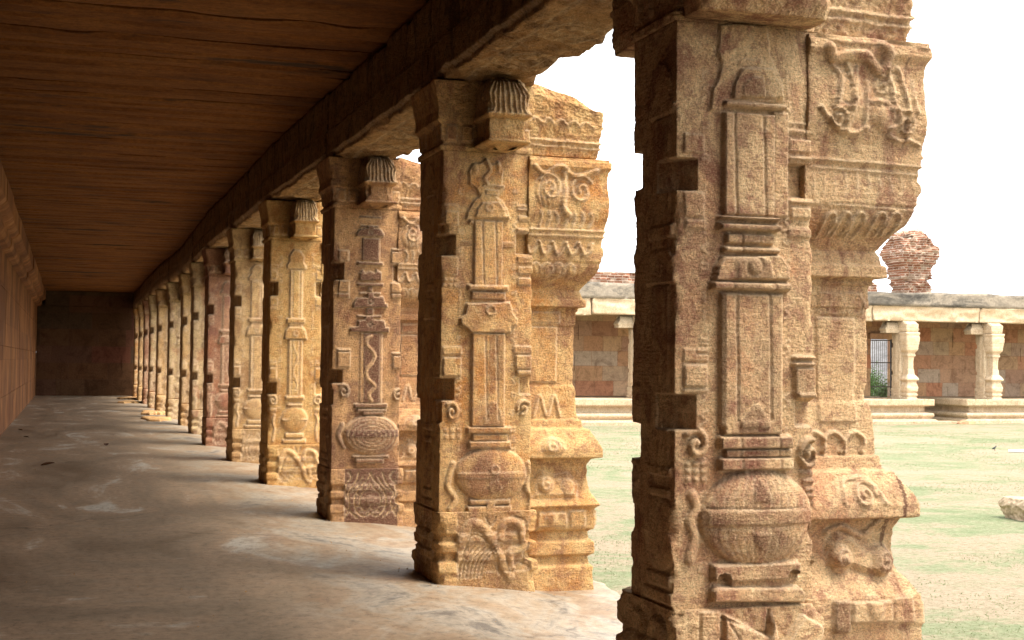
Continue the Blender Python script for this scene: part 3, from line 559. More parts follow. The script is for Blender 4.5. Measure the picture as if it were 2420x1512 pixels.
def colfront(off_u, seed, det):
    def f(R):
        r = random.Random(seed); X = PX0+.60; pf_ = colprof1 if det else colprof
        if off_u == 0:                    # the head and foot flare sideways: work in true width, not in the unflared one
            R.U = R.U+.7*pf_(R.Z)*np.clip(1-(.405-R.U)/.29, 0, 1)
        if det == 1:
            A = K(2280, 0, 1.8326, 5.07, X); B = K(2280, 780, 1.8326, 5.16, X); C = K(2280, 1575, 1.8326, 5.12, X); curls(R, A)
            P = lambda f, L: spline([f(*q) for q in L])
            for x in (1440, 1545, 1640, 1780, 1880): R.stroke(P(B, [(x, 190), (x+8, 90), (x+50, 40), (x+85, 90), (x+60, 190)]), .007, .014, add=True)
            for x in (1590, 1730): R.stroke(P(B, [(x, 720), (x, 650), (x+50, 590), (x+100, 650), (x+95, 720)]), .008, .012, add=True)
            R.rect(B(1505, 565), B(1820, 735), .008); R.rect(B(1500, 745), B(1770, 1480), .01)
            for x in (1430, 1560, 1710): R.stroke(P(C, [(x, 230), (x+5, 140), (x+75, 90), (x+140, 150), (x+120, 230)]), .010, .014, add=True)
            R.rect(C(1490, 395), C(1560, 405), -.004, None, .003, True); R.scroll(C(1750, 510), .055, 1.6, 0, 1, .010, .014, add=True); R.stroke(P(C, [(1600, 560), (1620, 430), (1700, 400), (1800, 410), (1880, 560)]), .009, .012, add=True)
            R.poly([C(*q) for q in [(1510, 1010), (1520, 850), (1600, 760), (1720, 790), (1800, 870), (1930, 850), (2010, 930), (2000, 1040), (1880, 1090), (1700, 1030)]], .03, .0, .03)
            for (x, y) in ((1610, 960), (1905, 970)): R.ell(C(x, y), .055, .065, .03, None, .5, True); R.scroll(C(x, y), .036, 1.3, 1, 1, .008, .010, .3, add=True)
            R.stroke(P(C, [(1530, 780), (1620, 740), (1720, 780), (1790, 800), (1880, 700)]), .015, .02, add=True)
            R.rect(C(1500, 1225), C(1620, 1450), .02, .65); R.rect(C(1625, 1235), C(1910, 1370), .02); R.ell(C(1780, 1270), .04, .05, .015, None, .5, True); R.rect(C(1915, 1200), C(2060, 1380), .012)
            R.stroke([C(2030, 350), C(2020, 500), C(2008, 655)], .011, .0005, .9); R.stroke([C(1945, 670), C(1920, 860), C(1960, 960)], .011, .0005, .8); R.stroke([A(2060, 360), A(2030, 640), A(2035, 1100)], .004, .0004, .7)
            return
        for k in range(4):
            u = .03+k*.085; R.stroke(spline([(u, 2.05), (u, 2.1), (u+.035, 2.13), (u+.07, 2.1), (u+.07, 2.05)]), .007, .012, add=True)
            R.ell((u+.035, 2.075), .03, .05, .014, None, .5, True)
        P = lambda L: spline([(a*.95+.02, b) for a, b in L]); j = [r.uniform(-.015, .015) for _ in range(8)]
        R.ell((.14+j[0], 2.62), .11, .12, .022, None, .5, True); R.scroll((.14+j[0], 2.64), .085, 1.7, 2.6, -1, .008, .012, add=True); R.scroll((.37+j[1], 2.63), .09, 1.5, .6, 1, .010, .016, add=True)
        R.stroke(P([(.02, 2.78), (.10, 2.74), (.22, 2.79), (.33, 2.73), (.50, 2.77)]), .016, .018, add=True); R.stroke(P([(.25, 2.74), (.27+j[2], 2.62), (.24, 2.52), (.29, 2.46)]), .020, .020, add=True)
        for q in range(7): R.stroke(P([(.06+q*.065, 2.38), (.08+q*.065, 2.43), (.06+q*.065+j[q % 8], 2.48)]), .007, .010, add=True)
        for q in range(4): R.groove(P([(.08+q*.035, 2.70), (.06+q*.04, 2.6), (.09+q*.03, 2.5)]), .005, .008)
        R.stroke([(.0, 2.355), (.55, 2.355)], .010, .010, add=True); R.stroke([(.0, 2.315), (.55, 2.315)], .006, .008, add=True)
        for q in range(3): R.groove([(.07+q*.08, 1.33), (.07+q*.08, 1.69)], .005, .007)
        for k in range(5): R.stroke(spline([(k*.1-.02, 2.27), (k*.1+.02, 2.19), (k*.1+.08, 2.27)]), .012, .02, add=True)
        R.rect((.08, 1.72), (.3, 1.80), .012); R.rect((.07, 1.31), (.28, 1.70), .012); R.stroke(spline([(.1, 1.08), (.15, 1.22), (.2, 1.08), (.26, 1.22), (.3, 1.08)]), .012, .012, add=True)
        R.ell((.2+r.uniform(-.03, .03), .88), .09, .06, .02, None, .5, True); R.scroll((.2, .88), .05, 1.4, 0, 1, .009, .01, add=True)
        R.poly([(.04, .52), (.06, .64), (.14, .72), (.24, .68), (.34, .7), (.42, .62), (.4, .52)], .035, None, .035); R.ell((.16, .62), .06, .06, .03, None, .5, True); R.scroll((.16, .62), .04, 1.3, 1, 1, .008, .01, add=True); R.ell((.33, .6), .05, .06, .02, None, .5, True)
        R.rect((.0, .33), (.08, .44), .015, .3); R.rect((.1, .33), (.32, .43), .018); R.ell((.2, .39), .04, .05, .015, None, .5, True); R.rect((.34, .32), (.46, .44), .012)
    return f

def pillar(k, Y, dx, step, matn, front, label, arm=.34, rot=None, name='carved_pillar', group='carved stone pillars along the gallery', plin=None, pl_pat=None, zb=-.12, chz=None):
    chz = chz or CHZ.get(k); PD = .44 if k == 1 else .63; PDp = .54 if k == 1 else .63
    root = empty(name, (PX0+dx+PW/2, Y+PD/2, 0)); tag(root, label, 'pillar', group)
    m = M[matn]; X0 = PX0+dx; X1 = X0+PW; r = random.Random(k*7+1)
    relief_prism('shaft', X0, X1, Y, Y+PD, ZC0-.003, ZC1, step, m, root, faces={0: front, 3: lambda R: leftface(R, k, chz), 2: lambda R: motif(R, .0, k)}, seed=k*13, amp=.002, chip=.012, c3=.17)
    pf = plin or (lambda R: leafpanel(R, .115, .60, k, pl_pat))
    relief_prism('plinth', X0+.005, X1, Y-.02, Y+PDp+.02, zb, ZC0, step, m, root, prof=plinprof, faces={0: pf, 3: lambda R: leafpanel(R, .15, .52, k+1), 2: lambda R: leafpanel(R, .1, .5, k)}, fprof=(.75, 1, .75, .4), seed=k*13+3, amp=.004, chip=.02)
    relief_prism('outer_column', X0+.60, 3.35+dx, Y+.17, Y+.46, zb-.02, ZC1-.01, step, m, root, prof=(lambda z: .7*colprof1(z)) if k == 1 else (lambda z: .7*colprof(z)), fprof=(1.03, 1, 1.03, .0), faces={0: colfront(0, k, 1 if k == 1 else 0), 1: colfront(0, k+1, 0)}, seed=k*13+5, amp=.0025, chip=.008, c=.29)
    # capital block, wedge of broken stone over the outer column, and the two fluted bracket arms
    cpz = lambda z: np.interp(z, [ZC1, ZC1+.03, ZC1+.05, ZC1+.16, ZC1+.2, ZC1+.27, ZC1+.45], [.012, .016, .0, .004, .028, .022, .045])
    cpf = lambda R: [R.rect((a, ZC1+.06), (a+.08, ZC1+.17), .014) for a in (.02, .13, .44, .54)]
    cap = relief_prism('capital', X0, X1-.005, Y+.005, Y+PD-.005, ZC1, ZS, max(step, .007), m, root, prof=cpz, fprof=(.6, .3, .6, 1.5), faces={0: cpf, 3: cpf}, seed=k*13+7, amp=.005, chip=.02)
    hz = r.uniform(.02, .12)
    def bk(R):
        R.groove(spline([(0, ZC1+.30), (.2, ZC1+.29), (.5, ZC1+.27)]), .012, .012); R.stroke([(0, ZC1+.11), (.5, ZC1+.10)], .012, .014); R.stroke([(0, ZC1+.07), (.5, ZC1+.06)], .010, .012)
        for q in range(5): R.stroke(spline([(q*.09, ZC1+.22), (q*.09+.045, ZC1+.26), (q*.09+.09, ZC1+.22)]), .009, .010)
    relief_prism('bracket_end', X1-.03, 3.46+dx, Y+.02, Y+PD-.04, ZC1+.002, ZS+.05, max(step, .007), m, root, prof=lambda z: np.interp(z, [ZC1, ZC1+.25, ZC1+.42, ZS+.05], [0, .03, .035, .0]), faces={0: bk, 1: bk},
                 topz=lambda x, y: .04-hz*.5-.15*np.clip((x-X1)/.45, 0, 1)**1.5+.008*np.sin(x*19+k)+.008*np.sin(y*17), seed=k*13+9, amp=.008, chip=.03)
    for sgn in (-1, 1):
        ax0, ax1 = (X0+.215, X0+.515) if k != 21 else (X0+.05, X0+.60); L = arm*(1 if r.random() < .9 else .6)
        ya, yb = (Y-L, Y+.02) if sgn < 0 else (Y+PD-.02, Y+PD+L)
        def flute(R, L=L):
            W = R.U.max(); zz = np.clip((R.Z-3.07)/.24, 0, 1)
            if W < .9:
                fl = np.abs(np.sin((R.U/W-.5)*math.pi*7*(1+.25*zz)))
                R.h += np.where(R.Z > 3.075, -.022*fl, 0)
        if k == 1: ax0, ax1 = X0+.02, X0+.615
        ap = (lambda z: np.interp(z, [2.85, 2.90, 2.93, ZS], [-.02, 0, .01, 0])) if k == 1 else lambda z: np.interp(z, [2.855, 2.875, 2.88, 2.90, 2.905, 3.045, 3.05, 3.08, 3.11, 3.2, 3.29, ZS-.01], [-.10, -.07, -.0, .0, -.035, -.03, .0, .012, .0, -.005, -.03, -.06])
        if k == 21: ap = lambda z: -.26*(1-np.sqrt(np.clip(1-((z-2.83)/.50)**2, .001, 1)))+np.where(z < 2.93, -.03, 0); flute = lambda R: None
        am = relief_prism('bracket_arm', ax0, ax1, ya, yb, 2.868 if k == 1 else (2.82 if k == 21 else 2.858), ZS-.004, max(step, .006)*1.0, m, root, prof=ap, fprof=((1.9, .8, 0, .8) if sgn < 0 else (0, .8, 1.9, .8)), faces={0 if sgn < 0 else 2: flute, 1: flute, 3: flute}, seed=k*13+11, amp=.005, chip=.02, c=.12); am.parent = cap
    return root
def leftface(R, k, chz=None):
    PD = .44 if k == 1 else .63; motif(R, .0, k+50); R.h *= .45
    for z in (chz or CH): chamfer(R, z, False, PD)
def generic_front(k): return lambda R: motif(R, .35 if k in (6,) else .12, k)

SP = 3.68; Y1P = 5.08
SH = {3: -.04, 4: -.11, 5: -.10, 6: -.12, 7: -.05, 8: .03, 9: .0, 10: -.05, 11: -.05, 12: -.03, 13: -.01, 14: 0.}
SPEC = [
 (1, .0058, 'beige', front1, 'huge pinkish beige carved pillar nearest the viewer, with a big round pot low on its face', plinth1, None),
 (2, .0068, 'gold', front2, 'golden carved pillar just behind the nearest one, its whole outer column seen against the lawn', None, .35),
 (3, .0085, 'gold_plum', front3, 'golden pillar with dark brown polished carvings and a snake in a panel', None, .95),
 (4, .011, 'ochre', None, 'plain worn yellow ochre pillar right behind the one with dark brown carvings', None, None),
 (5, .014, 'straw', None, 'straw yellow pillar with crisp carving, between the worn ochre pillar and the rose red one', None, .3),
 (6, .017, 'rose', None, 'rose red and purple stained pillar with a wider stepped plinth', None, .4),
 (7, .022, 'cream', None, 'cream pillar with a small red stain, next beyond the rose red pillar', None, None),
 (8, .026, 'straw', None, 'greyish yellow pillar with a heavy bulging plinth, second beyond the rose red pillar', None, None),
 (9, .03, 'cream', None, 'pale pillar blotched with bright orange red, third beyond the rose red pillar', None, None),
 (10, .034, 'straw', None, 'buff pillar stained pink at the top, fourth beyond the rose red pillar', None, None),
 (11, .038, 'cream', None, 'pale narrow looking pillar, fourth from the dark end wall', None, None),
 (12, .042, 'rose', None, 'reddish pillar, third from the dark end wall', None, None),
 (13, .046, 'straw', None, 'slim looking shaded pillar, second from the dark end wall', None, None),
 (14, .05, 'gold', None, 'last small pillar of the row beside the dark end wall', None, None)]
for (k, st, mt, fr, lb, pl, pp) in SPEC:
    pillar(k, Y1P+(k-1)*SP, SH.get(k, 0), st, mt, fr or generic_front(k), lb, plin=pl, pl_pat=pp)

for k, lb in ((0, 'carved pillar added just behind the viewer, outside the picture'), (-1, 'carved pillar added second behind the viewer, outside the picture'), (-2, 'carved pillar added third behind the viewer, outside the picture')):
    pillar(k, Y1P+(k-1)*SP, 0, .035, 'gold', generic_front(k+30), lb)  # unseen pillars, added to hold back skylight through the rear bays
# ------------------------------------------------------------------ lintel beams
NAMES = {0: 'dark lintel beam running out of the picture above the nearest pillar', 1: 'long lintel beam between the nearest and second pillars, its carved underside lit', 2: 'lintel beam from the second pillar to the one with dark brown carvings',
         3: 'lintel beam from the dark carved pillar to the worn ochre pillar', 4: 'lintel beam from the ochre pillar to the straw yellow one', 5: 'lintel beam ending on the rose red pillar'}
ORD = ['first', 'second', 'third', 'fourth', 'fifth', 'sixth', 'seventh', 'eighth', 'ninth']
for k in range(-3, 15):
    ya = Y1P+(k-1)*SP+PD/2; yb = min(ya+SP, 54.62); d0, d1 = SH.get(k, 0), SH.get(k+1, 0)
    if k == 14: d1 = 0
    rr = random.Random(k+40); jx = rr.uniform(-.012, .012); jz = rr.uniform(0, .012)
    def xf(V, ya=ya, yb=yb, d0=d0, d1=d1, jx=jx, jz=jz):
        W = V.copy(); t = (V[:, 2]-ya)/(yb-ya); W[:, 0] = V[:, 0]+d0*(1-t)+d1*t+jx; W[:, 1] = V[:, 2]; W[:, 2] = V[:, 1]+jz; return W
    def soff(R, k=k):
        L0, L1 = R.Z.min(), R.Z.max(); W = R.U.max(); zc = (L0+L1)/2
        R.h += -.02*np.clip(fbm(R.U*4, R.Z*2.5, k+300, 3), 0, 1)
        R.h += .01*np.clip(fbm(R.U*9+3, R.Z*7, k+90, 2)*2-.3, 0, 1)
        for q in (-1, 0, 1): R.ring((W*.55, zc+q*.85), .19, .02, .014); R.ring((W*.55, zc+q*.85), .10, .018, .012)
        R.groove([(.16, L0), (.16, L1)], .012, .008)
        R.h += -.09*np.clip((R.U-W+.09)/.09, 0, 1)*np.clip(fbm(R.Z*2.6, R.U*0, k+7, 4)+.35, 0, 1)
    def inner(R, k=k):
        R.h += np.where(R.U > R.U.max()*.58, .018, 0); R.h += np.where(R.U > R.U.max()*.93, -.03, 0)
    big = -3 < k < 5
    # block frame: x across, y up, z along the gallery
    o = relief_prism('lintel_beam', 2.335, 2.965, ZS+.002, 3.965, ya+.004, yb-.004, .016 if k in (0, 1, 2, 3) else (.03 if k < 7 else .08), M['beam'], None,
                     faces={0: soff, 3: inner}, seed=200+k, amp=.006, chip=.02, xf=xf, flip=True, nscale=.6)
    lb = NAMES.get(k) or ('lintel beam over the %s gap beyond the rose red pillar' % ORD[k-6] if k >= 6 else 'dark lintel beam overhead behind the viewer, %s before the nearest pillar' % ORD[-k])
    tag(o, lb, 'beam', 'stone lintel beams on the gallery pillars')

# ------------------------------------------------------------------ the gallery: ceiling, walls, floor
def box(V, Fc, x0, x1, y0, y1, z0, z1):
    b = len(V); V += [(x0, y0, z0), (x1, y0, z0), (x1, y1, z0), (x0, y1, z0), (x0, y0, z1), (x1, y0, z1), (x1, y1, z1), (x0, y1, z1)]
    Fc += [[b+i for i in f] for f in ((0, 3, 2, 1), (4, 5, 6, 7), (0, 1, 5, 4), (1, 2, 6, 5), (2, 3, 7, 6), (3, 0, 4, 7))]
gal = empty('stone_gallery', (0, 0, 0)); tag(gal, 'long dark stone gallery with slab ceiling, side wall and end wall', 'gallery')
rr = random.Random(5); V = []; Q = []; y = -12.
while y < 55.2:
    wd = rr.uniform(.28, .62); y2 = min(y+wd, 55.3); z = 3.972+rr.uniform(-.001, .022); n = 44 if y < 30 else 12; ny = 5
    b = len(V); xs = np.linspace(-1.6, 3.02, n+1); ys = np.linspace(y+.009, y2-.009, ny+1); X, Y_ = np.meshgrid(xs, ys)
    Zz = z+.005*fbm(X*1.2, Y_*4, 11, 3); e = np.minimum(Y_-ys[0], ys[-1]-Y_); Zz = Zz+.022*np.exp(-e/.014)*(1.1+.9*vnoise(X*3, Y_*0+y, 3))
    bot = np.stack([X, Y_, Zz], -1).reshape(-1, 3); V += [tuple(p) for p in bot]
    for j in range(ny):
        for i in range(n): a = b+j*(n+1)+i; Q.append([a, a+n+1, a+n+2, a+1])
    bb = len(V); V += [(-1.6, y+.004, 4.25), (3.02, y+.004, 4.25), (3.02, y2-.004, 4.25), (-1.6, y2-.004, 4.25)]
    Q.append([bb, bb+1, bb+2, bb+3]); Q.append([b]+list(range(b+1, b+n+1))+[bb+1, bb]); c0 = b+ny*(n+1); Q.append([bb+3, bb+2]+list(range(c0+n, c0-1, -1)))
    Q.append([b+n]+[b+j*(n+1)+n for j in range(1, ny+1)]+[bb+2, bb+1]); Q.append([b+j*(n+1) for j in range(ny, -1, -1)]+[bb, bb+3])
    y = y2
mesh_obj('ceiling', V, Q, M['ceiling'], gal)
V = []; Q = []; box(V, Q, -1.7, 3.05, -12.05, 55.35, 4.254, 4.6); mesh_obj('roof', V, Q, M['plaster'], gal)
# side wall with slightly uneven courses
def course_wall(name, axis, a0, a1, fixed, thick, z0, z1, rowh, bw, mat, parent, seed, out=1, step=.12, rough=.012, openings=()):
    rr = random.Random(seed); V = []; Q = []; z = z0; row = 0
    while z < z1-.05:
        h = min(rowh*rr.uniform(.9, 1.1), z1-z); 
        if z1-z-h < .2: h = z1-z
        a = a0-rr.uniform(0, bw*.5)*0
        while a < a1-.01:
            wdt = min(bw*rr.uniform(.55, 1.35), a1-a)
            if a1-a-wdt < .3: wdt = a1-a
            skip = False; aa, ab = a, a+wdt
            for (o0, o1, oz) in openings:
                if z < oz-.02:
                    if aa < o0 < ab: ab = o0; wdt = ab-a
                    elif o0-.01 <= aa < o1-.01: skip = True; ab = o1; wdt = ab-a
            if not skip and ab-aa > .02:
                j = rr.uniform(-rough, rough); f = fixed+j*out; k0, k1 = (f, fixed+thick) if out*thick < 0 else (fixed+thick, f); k0, k1 = min(k0, k1), max(k0, k1)
                g = .004
                if axis == 'x': box(V, Q, aa+g, ab-g, k0, k1, z+g, z+h-g)
                else: box(V, Q, k0, k1, aa+g, ab-g, z+g, z+h-g)
            a += wdt
        z += h; row += 1
    # backing sheet just inside, so joints read dark rather than open
    return mesh_obj(name, V, Q, mat, parent)
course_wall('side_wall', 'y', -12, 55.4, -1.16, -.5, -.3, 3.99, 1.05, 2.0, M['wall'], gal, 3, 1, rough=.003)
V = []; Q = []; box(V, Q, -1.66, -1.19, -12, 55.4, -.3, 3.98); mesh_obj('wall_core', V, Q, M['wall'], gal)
course_wall('end_wall', 'x', -1.15, 3.6, 54.72, .6, -.3, 3.4, .63, 1.3, M['endwall'], gal, 4, -1)
V = []; Q = []; box(V, Q, -1.15, 3.6, 54.75, 55.35, -.3, 3.98); mesh_obj('end_wall_core', V, Q, M['endwall'], gal)
V = []; Q = []; box(V, Q, -1.15, 2.9, -12.4, -12.02, -.3, 3.98); mesh_obj('added_rear_wall', V, Q, M['endwall'], gal)  # unseen wall, added to shut out sky light from the open rear end
V = []; Q = []; box(V, Q, -.86, 2.33, 54.45, 54.745, 3.42, 3.962); mesh_obj('end_lintel', V, Q, M['endwall'], gal)
V = []; Q = []
yy = -12.
while yy < 54.4:
    L = min(rr.uniform(1.9, 3.2), 54.42-yy); j = rr.uniform(-.014, .014); b = len(V)
    prof = [(-1.155, 3.36), (-1.04+j, 3.40), (-1.0+j, 3.46), (-1.0+j, 3.57), (-.93+j, 3.60), (-.87+j, 3.66), (-.87+j, 3.962), (-1.155, 3.962)]
    for yq in (yy+.004, yy+L-.004): V += [(a, yq, z) for a, z in prof]
    n = len(prof)
    for i in range(n): i2 = (i+1) % n; Q.append([b+i, b+i2, b+n+i2, b+n+i])
    Q.append([b+i for i in range(n-1, -1, -1)]); Q.append([b+n+i for i in range(n)]); yy += L
mesh_obj('cornice', V, Q, M['wall'], gal)
# floor
xs = np.concatenate([np.linspace(-1.4, 2.0, 35), np.linspace(2.05, 3.62, 40)]); ys = np.concatenate([np.arange(-12, 3, .5), np.arange(3, 16, .05), np.arange(16, 55.3, .25)])
X, Yg = np.meshgrid(xs, ys); Zg = -.105*np.clip((X-2.15)/1.0, 0, 1)**1.3+.006*fbm(X*1.3, Yg*.9, 21, 3)
Zg += -.02*np.clip(fbm(X*2, Yg*1.5, 31, 3)-.2, 0, 1)*(X > 2.6)
edge = X > 3.6; X = np.where(X > 3.1, X+(X-3.1)/.52*.07*fbm(Yg*1.3, Yg*0, 41, 4), X)
nyy, nxx = X.shape; V = np.stack([X, Yg, Zg], -1).reshape(-1, 3); idx = np.arange(nyy*nxx).reshape(nyy, nxx)
Q = np.stack([idx[:-1, :-1], idx[:-1, 1:], idx[1:, 1:], idx[1:, :-1]], -1).reshape(-1, 4)
b = len(V); rim = V[idx[:, -1]]; lo = rim.copy(); lo[:, 2] = -1.2; lo[:, 0] += .02; V = np.vstack([V, lo]); li = b+np.arange(nyy)
Q = np.vstack([Q, np.stack([idx[:-1, -1], li[:-1], li[1:], idx[1:, -1]], -1)])
fl = mesh_obj('gallery_floor', V, Q, M['floor'], None, smooth=True); tag(fl, 'worn brown cement floor of the gallery', None, None, 'structure')

# ------------------------------------------------------------------ court ground
GZ = -1.04
xs = np.concatenate([np.linspace(-900, 3, 10), np.linspace(3.3, 60, 180), np.geomspace(62, 1500, 14)]); ys = np.concatenate([np.linspace(-900, -6, 10), np.linspace(-5, 60, 200), np.geomspace(62, 2500, 14)])
X, Yg = np.meshgrid(xs, ys); Zg = GZ+.03*fbm(X*.35, Yg*.35, 51, 3)*(np.abs(X-30) < 40)
nyy, nxx = X.shape; V = np.stack([X, Yg, Zg], -1).reshape(-1, 3); idx = np.arange(nyy*nxx).reshape(nyy, nxx)
Q = np.stack([idx[:-1, :-1], idx[:-1, 1:], idx[1:, 1:], idx[1:, :-1]], -1).reshape(-1, 4)
gr = mesh_obj('court_ground', V, Q, M['ground'], None, smooth=True); tag(gr, 'sandy court with patchy short grass', None, None, 'structure')
# short grass
rng = np.random.RandomState(4); n = 260000; gx = rng.uniform(3.8, 34, n); gy = rng.uniform(7, 49, n)
keep = (fbm(gx*.3, gy*.3, 61, 4)+.5*vnoise(gx*1.7, gy*1.7, 66) > .05) & (gx < gy*.86+2) & (rng.rand(n) < np.clip(16/gy, .15, 1)*1.0); gx, gy = gx[keep], gy[keep]; n = len(gx)
gz = GZ+.03*fbm(gx*.35, gy*.35, 51, 3)-.005; a = rng.uniform(0, 6.28, n); hgt = rng.uniform(.01, .028, n); wd = rng.uniform(.003, .007, n)*(1+gy/18); lx = rng.uniform(-.03, .03, n); ly = rng.uniform(-.03, .03, n)
V = np.stack([np.stack([gx-np.cos(a)*wd, gy-np.sin(a)*wd, gz], -1), np.stack([gx+np.cos(a)*wd, gy+np.sin(a)*wd, gz], -1), np.stack([gx+lx, gy+ly, gz+hgt], -1)], 1).reshape(-1, 3)
g = mesh_obj('short_grass', V, np.arange(3*n).reshape(n, 3), M['grass']); tag(g, 'sparse short grass growing in patches on the court', 'grass', None, 'stuff')

# ------------------------------------------------------------------ far wing of the court
far = empty('far_cloister', (30, 53, 0)); tag(far, 'low stone cloister across the court with grey roof edge and patchwork wall', 'building')
course_wall('back_wall', 'x', 8, 36.15, 56.3, .6, -.2, 3.9, .66, 1.2, M['farwall'], far, 8, -1, rough=.03)
course_wall('back_wall', 'x', 37.45, 66, 56.3, .6, -.2, 3.9, .66, 1.2, M['farwall'], far, 9, -1, rough=.02)
V = []; Q = []; box(V, Q, 8, 36.15, 56.34, 56.85, -1.2, 3.95); box(V, Q, 37.45, 66, 56.34, 56.85, -1.2, 3.95); box(V, Q, 36.15, 37.45, 56.34, 56.85, 2.95, 3.95); mesh_obj('wall_core', V, Q, M['farwall'], far)
V = []; Q = []; box(V, Q, 36.0, 37.6, 56.1, 56.33, 2.72, 2.98); mesh_obj('door_lintel', V, Q, M['farwall'], far)
V = []; Q = []; box(V, Q, 8, 66, 51.9, 57, 3.96, 4.09); mesh_obj('roof_slab', V, Q, M['farwall'], far)
relief_prism('roof_edge', 8, 66, 51.72, 57.1, 4.092, 4.70, .12, M['plaster'], far, amp=.02, chip=.05, seed=77, nscale=.25, c=.2, topz=lambda x, y: .03*np.sin(x*.7)+.02*np.sin(x*2.3))
rr = random.Random(9); x = 8.0; LB = []
bxs = [8, 11.5, 15.9, 20.2, 24.5, 28.7, 33.4, 38.9, 43.9, 48.2, 52.5, 57, 61.4, 66]
for i, (a, b) in enumerate(zip(bxs[:-1], bxs[1:])):
    dz = rr.uniform(-.03, .03)
    fr = lambda R, i=i: (setattr(R, 'h', R.h-.12*np.clip(fbm(R.U*.9, R.Z*2.2, 500+i, 4)+.1, 0, 1)*np.clip((4.09-R.Z)/.1, 0, 1)))
    o = relief_prism('lintel_block', a+.02, b-.02, 51.78+rr.uniform(-.05, .05), 52.85, 3.42+dz, 4.088, .07, M['bright'], far, faces={0: fr}, amp=.02, chip=.05, seed=600+i, nscale=.35)
# platform
def platform(name, x0, x1, y0, y1, lab, mat=M['bright']):
    pr = [(0, .0), (.0, -.28), (-.03, -.30), (-.30, -.32), (-.30, -.56), (-.05, -.58), (-.0, -.64), (-.0, -.76), (-.14, -.82), (-.14, -.87), (.08, -.89), (.1, -1.1)]
    prf = lambda z: np.interp(z, [b for a, b in pr][::-1], [a for a, b in pr][::-1])
    o = relief_prism(name, x0, x1, y0, y1, -1.12, 0.0, .055, mat, None, prof=prf, amp=.01, chip=.03, seed=int(x0)+700, nscale=.5, c=.25, faces={i: (lambda R: [R.groove([(q, -1.1), (q, 0)], .03, .03) for q in np.arange(1.1, R.U.max(), 1.9)]) for i in (0, 3)})
    tag(o, lab, 'platform'); return o
platform('moulded_platform', 8, 36.2, 51.35, 56.28, 'long moulded stone platform left of the passage, carrying the far columns')
platform('moulded_platform', 37.75, 66, 51.2, 56.28, 'moulded stone platform right of the passage to the barred gate')
V = []; Q = []; box(V, Q, 30.5, 36.9, 50.55, 51.2, -1.1, -.93); box(V, Q, 14, 30.45, 50.6, 51.2, -1.1, -.92); o = mesh_obj('stone_step', V, Q, M['bright']); tag(o, 'low flat stone step along the foot of the far platform', 'step')
# far columns: one model rotated to face the court, then copied
def copy_tree(o, parent=None):
    c = o.copy(); col.objects.link(c)
    if parent is not None: c.parent = parent
    for ch in list(o.children): copy_tree(ch, c)
    return c
M['farpillar'] = stone('stone_farpillar', (.62, .48, .32), (.54, .38, .23), (.40, .24, .15), (1, 2, 3), alt_t=(.5, .7), dark_t=(.66, .78), chis=.8)
fp = pillar(21, 0, 0, .035, 'farpillar', generic_front(21), 'x', arm=.72, name='court_column', group='columns of the far cloister', zb=-.01)
for ch in fp.children:
    if ch.name.startswith('outer_column'): pass
fcx = [(13.9, 'cream column of the far cloister hidden mostly behind the second gallery pillar, fifth left of the gate'), (18.25, 'cream column of the far cloister whose bracket just shows beside the second gallery pillar'), (22.5, 'cream column of the far cloister whose bracket shows left of the nearest pillar'),
       (26.7, 'cream column of the far cloister behind the nearest pillar, left one'), (30.95, 'cream column of the far cloister behind the nearest pillar, right one'),
       (35.2, 'cream carved column with round bracket arms standing directly right of the barred gate'), (39.62, 'cream carved column with round bracket arms, to the right of the platform gap'), (43.9, 'cream column of the far cloister just beyond the right edge of the picture'), (48.2, 'cream column of the far cloister, second beyond the right edge of the picture')]
for i, (x, lb) in enumerate(fcx):
    o = fp if i == 0 else copy_tree(fp)
    o.scale = (1, 1, 1.03); o.location = (x, 52.35, 0.0); o.rotation_euler = (0, 0, -math.pi/2); o['label'] = lb
# iron gate
gt = empty('barred_gate', (36.8, 56.5, 0)); tag(gt, 'rusty iron gate of vertical bars in the far wall, greenery behind it', 'gate')
def tube(V, Q, a, b, r, n=6):
    a = np.array(a, float); b = np.array(b, float); d = (b-a)/np.linalg.norm(b-a); u = np.cross(d, (0.3, .5, .81)); u /= np.linalg.norm(u); v = np.cross(d, u); s = len(V)
    for p in (a, b):
        for i in range(n): t = 2*math.pi*i/n; V.append(tuple(p+r*(math.cos(t)*u+math.sin(t)*v)))
    for i in range(n): j = (i+1) % n; Q.append([s+i, s+j, s+n+j, s+n+i])
    Q.append([s+i for i in range(n-1, -1, -1)]); Q.append([s+n+i for i in range(n)])
for i in range(11): V = []; Q = []; xx = 36.26+i*.108; tube(V, Q, (xx, 56.5, -.9), (xx, 56.5, 2.66), .014); mesh_obj('bar', V, Q, M['iron'], gt)
for z in (-.9, .45, 1.6, 2.66): V = []; Q = []; box(V, Q, 36.2, 37.4, 56.48, 56.52, z-.025, z+.025); mesh_obj('cross_rail', V, Q, M['iron'], gt)
V = []; Q = []; box(V, Q, 36.16, 36.22, 56.46, 56.54, -1.0, 2.71); box(V, Q, 37.38, 37.44, 56.46, 56.54, -1.0, 2.71); box(V, Q, 36.16, 37.44, 56.461, 56.539, 2.712, 2.76); mesh_obj('gate_frame', V, Q, M['iron'], gt)

